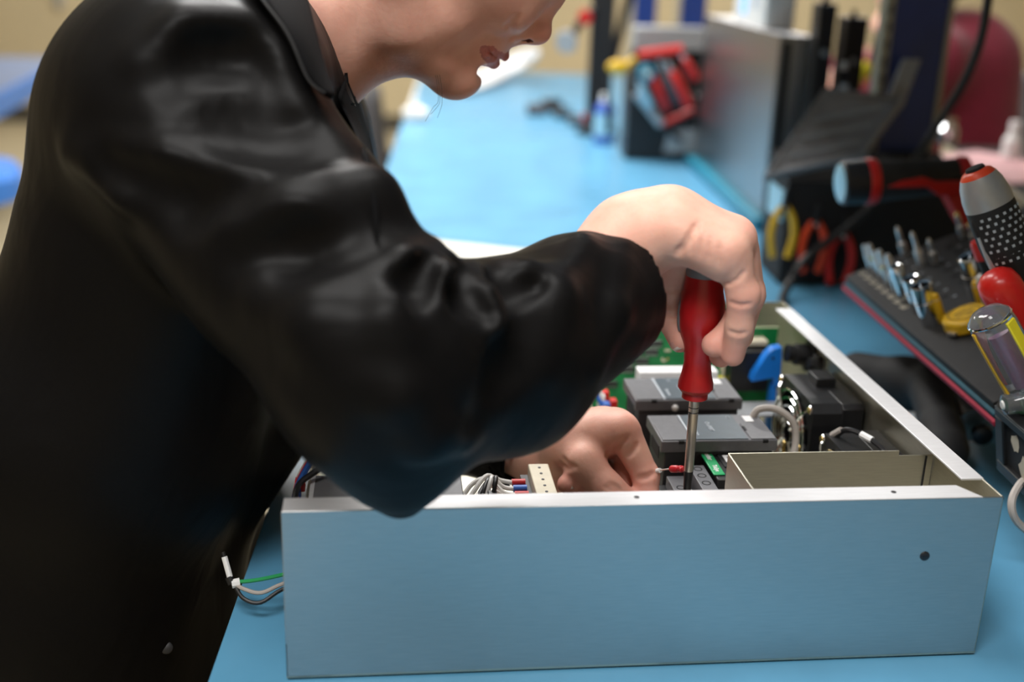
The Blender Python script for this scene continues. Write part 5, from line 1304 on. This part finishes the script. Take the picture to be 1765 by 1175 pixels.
# another bench in the left background with blue edge trim
lb0 = A(40, 150, 5.2)
t = thing('side_bench', 'grey-topped bench with a bright blue edge in the left background', 'workbench', (-3.6, 4.3, FL))
e0, e1 = A(0, 152, 4.6), A(82, 122, 5.6)
hz = float(.5*(e0[2]+e1[2]))-FL
dx = (e1-e0); dx[2] = 0; dx /= np.linalg.norm(dx); o_ = Vector((float(e0[0]), float(e0[1]), 0))-Vector((-3.6, 4.3, 0))
X, Y_ = Vector(dx), Vector((-dx[1], dx[0], 0))
def bq(a, b, z): return o_+X*a+Y_*b+Vector((0, 0, z))
MB().add([bq(-1.2, 0, hz), bq(1.6, 0, hz), bq(1.6, .8, hz), bq(-1.2, .8, hz), bq(-1.2, 0, hz-.03), bq(1.6, 0, hz-.03), bq(1.6, .8, hz-.03), bq(-1.2, .8, hz-.03)], [(0, 1, 2, 3), (7, 6, 5, 4), (0, 4, 5, 1), (1, 5, 6, 2), (2, 6, 7, 3), (3, 7, 4, 0)]).ob('top', 'blue_grey', t)
MB().obox(bq(.2, -.012, hz-.045), (X, Y_, (0, 0, 1)), (1.4, .012, .050)).ob('edge_trim', 'blue_trim', t, bevel=.004)
for a in (-1.1, 1.5):
    for b in (.08, .72): MB().obox(bq(a, b, (hz-.03)/2), (X, Y_, (0, 0, 1)), (.03, .03, (hz-.03)/2)).ob('leg', 'bench_metal', t)
# blue stool at the far left
p = A(-6, 320, 2.6)
t = thing('blue_stool', 'blue padded stool at the left edge behind the woman', 'stool', (float(p[0])-.10, 2.6, FL))
zs = float(A(5, 285, 2.6)[2])-FL
MB().lathe((0, 0, zs-.10), (0, 0, 1), [(0, .15), (.01, .165), (.07, .17), (.10, .15)], 32).ob('cushion', 'blue_trim', t)
MB().rod((0, 0, .06), (0, 0, zs-.09), .03).ob('column', 'silver_paint', t)
for k in range(5):
    a = 2*math.pi*k/5; MB().tube([(0, 0, .09), (.25*math.cos(a), .25*math.sin(a), .03)], .02, sub=1).ob('leg', 'black_plastic', t)

# ---- opposite side: raised shelf, papers, second worker
sz = .10
s0, s1 = at(1640, 255, Z=sz), at(1800, 362, Z=sz)
t = thing('raised_shelf', 'beige-edged raised shelf behind the tool rack at the right', 'shelf', (.93, .9, 0))
o_ = Vector((.93, .9, 0)); dx = np.array(s1)-np.array(s0); dx[2] = 0; dx /= np.linalg.norm(dx); X = Vector(dx); Y_ = Vector((-dx[1], dx[0], 0)); Y_ = Y_ if Y_.x > 0 else -Y_
def sq_(a, b, z): return Vector(s0)-o_+X*a+Y_*b+Vector((0, 0, z))
MB().obox(sq_(.50, .16, -.012), (X, Y_, (0, 0, 1)), (.55, .16, .012)).ob('board', 'black_rubber', t)
MB().obox(sq_(.50, -.004, -.016), (X, Y_, (0, 0, 1)), (.55, .004, .016)).ob('edge_strip', 'beige_laminate', t, bevel=.001)
for a in (.0, .95): MB().obox(sq_(a, .10, (-.024-sz-0.92)/2), (X, Y_, (0, 0, 1)), (.02, .02, (sz+.92-.024)/2)).ob('leg', 'navy_paint', t)
for a in (.0, .95): MB().obox(sq_(a, .28, (-.024-sz-0.92)/2), (X, Y_, (0, 0, 1)), (.02, .02, (sz+.92-.024)/2)).ob('leg', 'navy_paint', t)
for k, (px, py, rz) in enumerate(((1720, 282, .1), (1745, 292, -.1))):
    p = at(px, py, Z=sz+.001+.002*k)
    tag(MB().box(-.12, .10, -.11, .11, 0, .0014).ob('pink_sheet', 'paper_pink', loc=tuple(p)), ['pink paper sheet underneath on the raised shelf', 'pink paper sheet on top of another on the raised shelf'][k], 'paper').rotation_euler = (0, 0, .5+rz)
p = at(1741, 272, Z=sz+.005); t = thing('white_bottle', 'small white bottle standing on the pink paper', 'bottle', tuple(p))
MB().lathe((0, 0, 0), (0, 0, 1), [(0, .016), (.002, .018), (.035, .018), (.045, .011), (.062, .010), (.064, .006)], 20).ob('body', 'white_plastic', t); MB().lathe((0, 0, .060), (0, 0, 1), [(0, .011), (.012, .010)], 16).ob('cap', 'white_label', t)
p = at(1628, 246, Z=sz+.001); t = thing('chrome_jar', 'shiny chrome jar on the raised shelf by the navy post', 'jar', tuple(p))
MB().lathe((0, 0, 0), (0, 0, 1), [(0, .020), (.002, .024), (.030, .024), (.040, .016), (.046, .016)], 24).ob('body', 'chrome', t); MB().lathe((0, 0, .045), (0, 0, 1), [(0, .018), (.010, .016)], 20).ob('lid', 'chrome', t)
p = A(1484, 140, 1.60); t = thing('yellow_clip', 'yellow tool hanging in front of the worker in maroon', 'hand tool', tuple(p))
MB().tube([(.012, 0, .035), (-.004, 0, .0), (-.022, 0, -.028)], .011).ob('grip', 'yellow_bright', t); MB().tube([(.012, 0, .03), (.026, 0, .0), (.028, 0, -.02)], .008).ob('lever', 'yellow_bright', t); MB().rod((.012, 0, .035), (.02, .0, .095), .004).ob('shaft', 'steel_dark', t); MB().rod((-.020, .004, -.02), (-.020, .004, -float(p[2])+.001), .005).ob('stand', 'black_plastic', t)

# second worker, in maroon, bent over the opposite bench
w2 = np.array([1.48, 2.30, FL])
G = Field()
def wp(px, py, Y=2.30): return np.array(A(px, py, Y))
G.rc(wp(1655, 120), wp(1640, 290), .150, .155, k=.06).rc(wp(1600, 110, 2.16), wp(1680, 110, 2.48), .095, .095, k=.06)
G.rc(wp(1640, 290), wp(1650, 420), .155, .16, k=.06)
G.chain([wp(1590, 125, 2.16), wp(1505, 150, 2.04), wp(1462, 118, 2.10)], [.080, .062, .046], k=.03)
G.chain([wp(1690, 120, 2.48), wp(1690, 250, 2.62), wp(1600, 260, 2.45)], [.080, .064, .048], k=.03)
B2 = Field()
hd2 = wp(1580, -20, 2.27)
B2.ell(hd2, (.085, .080, .115), k=.02).rc(hd2+np.array([0, 0, -.08]), wp(1630, 80), .055, .06, k=.02)
B2.ball(hd2+np.array([-.085, 0, -.02]), .014, k=.02).rc(hd2+np.array([-.07, 0, -.09]), hd2+np.array([-.03, 0, -.07]), .03, .05, k=.03)
for c in ((wp(1462, 118, 2.10), wp(1440, 135, 2.08)), (wp(1600, 260, 2.45), wp(1575, 270, 2.42))):
    d_ = c[1]-c[0]; d_ /= np.linalg.norm(d_); up2 = np.array([0, 0, 1.]); sd2 = np.cross(d_, up2); sd2 /= np.linalg.norm(sd2)
    B2.rc(c[0]-d_*.05, c[0]+d_*.02, .030, .028, k=.01).rc(c[0]+d_*.01+sd2*.016, c[0]+d_*.06+sd2*.02, .02, .016, k=.012).rc(c[0]+d_*.01-sd2*.016, c[0]+d_*.06-sd2*.02, .02, .016, k=.012)
    for j in range(4): B2.sub(Field().chain([c[0]+d_*.06+sd2*(.03-.02*j), c[0]+d_*.10+sd2*(.034-.022*j), c[0]+d_*.125+sd2*(.034-.022*j)-up2*.025], [.010, .009, .0075], k=.004), .003)
    B2.chain([c[0]+d_*.02+sd2*.03, c[0]+d_*.055+sd2*.05-up2*.015, c[0]+d_*.085+sd2*.045-up2*.03], [.014, .010, .008], k=.006)
B2.chain([wp(1640, 290), wp(1650, 430), np.array([1.35, 2.25, -.46]), np.array([1.50, 2.25, FL+.08])], [.11, .11, .07, .045], k=.03)
wk = thing('person', 'person in a maroon sweatshirt bent over the opposite bench behind the navy post', 'person', tuple(w2))
def rel2(o): o.parent = wk; o.matrix_parent_inverse = Matrix.Translation(Vector(tuple(w2))).inverted(); return o
rel2(solid('body', [B2.mesh(.006)], 'skin')); rel2(solid('sweatshirt', [G.mesh(.009)], 'cloth_maroon'))
L2 = Field()
for s in (-1, 1): L2.chain([wp(1645, 400)+np.array([0, s*.09, 0]), np.array([1.30, 2.30+s*.12, -.42]), np.array([1.48, 2.30+s*.12, FL+.09])], [.105, .080, .062], k=.03)
rel2(solid('trousers', [L2.mesh(.010)], 'cloth_dark'))
for s in (-1, 1):
    f_ = Field().rc([1.46, 2.30+s*.12, FL+.045], [1.32, 2.30+s*.12, FL+.035], .046, .036, k=.02).rc([1.47, 2.30+s*.12, FL+.05], [1.48, 2.30+s*.12, FL+.10], .044, .05, k=.02); rel2(solid('shoe', [f_.mesh(.007)], 'shoe'))
h_ = Field().ell(hd2+np.array([.015, 0, .02]), (.092, .088, .112), k=.01).ell(hd2+np.array([-.10, 0, -.06]), (.08, .09, .12), k=.01, sub=True); rel2(solid('hair', [h_.mesh(.006)], 'hair_brown'))
for s in (-1, 1): rel2(MB().ell(hd2+np.array([-.078, s*.03, .0]), (.011,)*3).ob('eye', 'eye_white'))
# chair back behind that worker
p = A(1768, 190, 2.9); t = thing('work_chair', 'dark grey chair behind the person in maroon', 'chair', (float(p[0])+.02, 2.9, FL))
zt = float(A(1755, 128, 2.9)[2])-FL
MB().box(-.03, .03, -.22, .22, zt-.45, zt).ob('backrest', 'chair_grey', t, bevel=.025); MB().box(-.42, -.02, -.22, .22, zt-.56, zt-.49).ob('seat', 'chair_grey', t, bevel=.02)
MB().rod((-.2, 0, .08), (-.2, 0, zt-.54), .03).ob('column', 'black_plastic', t); MB().tube([(-.05, 0, zt-.53), (.045, 0, zt-.45), (.035, 0, zt-.25)], .018).ob('back_post', 'black_plastic', t)
for k in range(5):
    a = 2*math.pi*k/5; MB().tube([(-.2, 0, .10), (-.2+.27*math.cos(a), .27*math.sin(a), .02)], .02, sub=1).ob('leg', 'black_plastic', t)
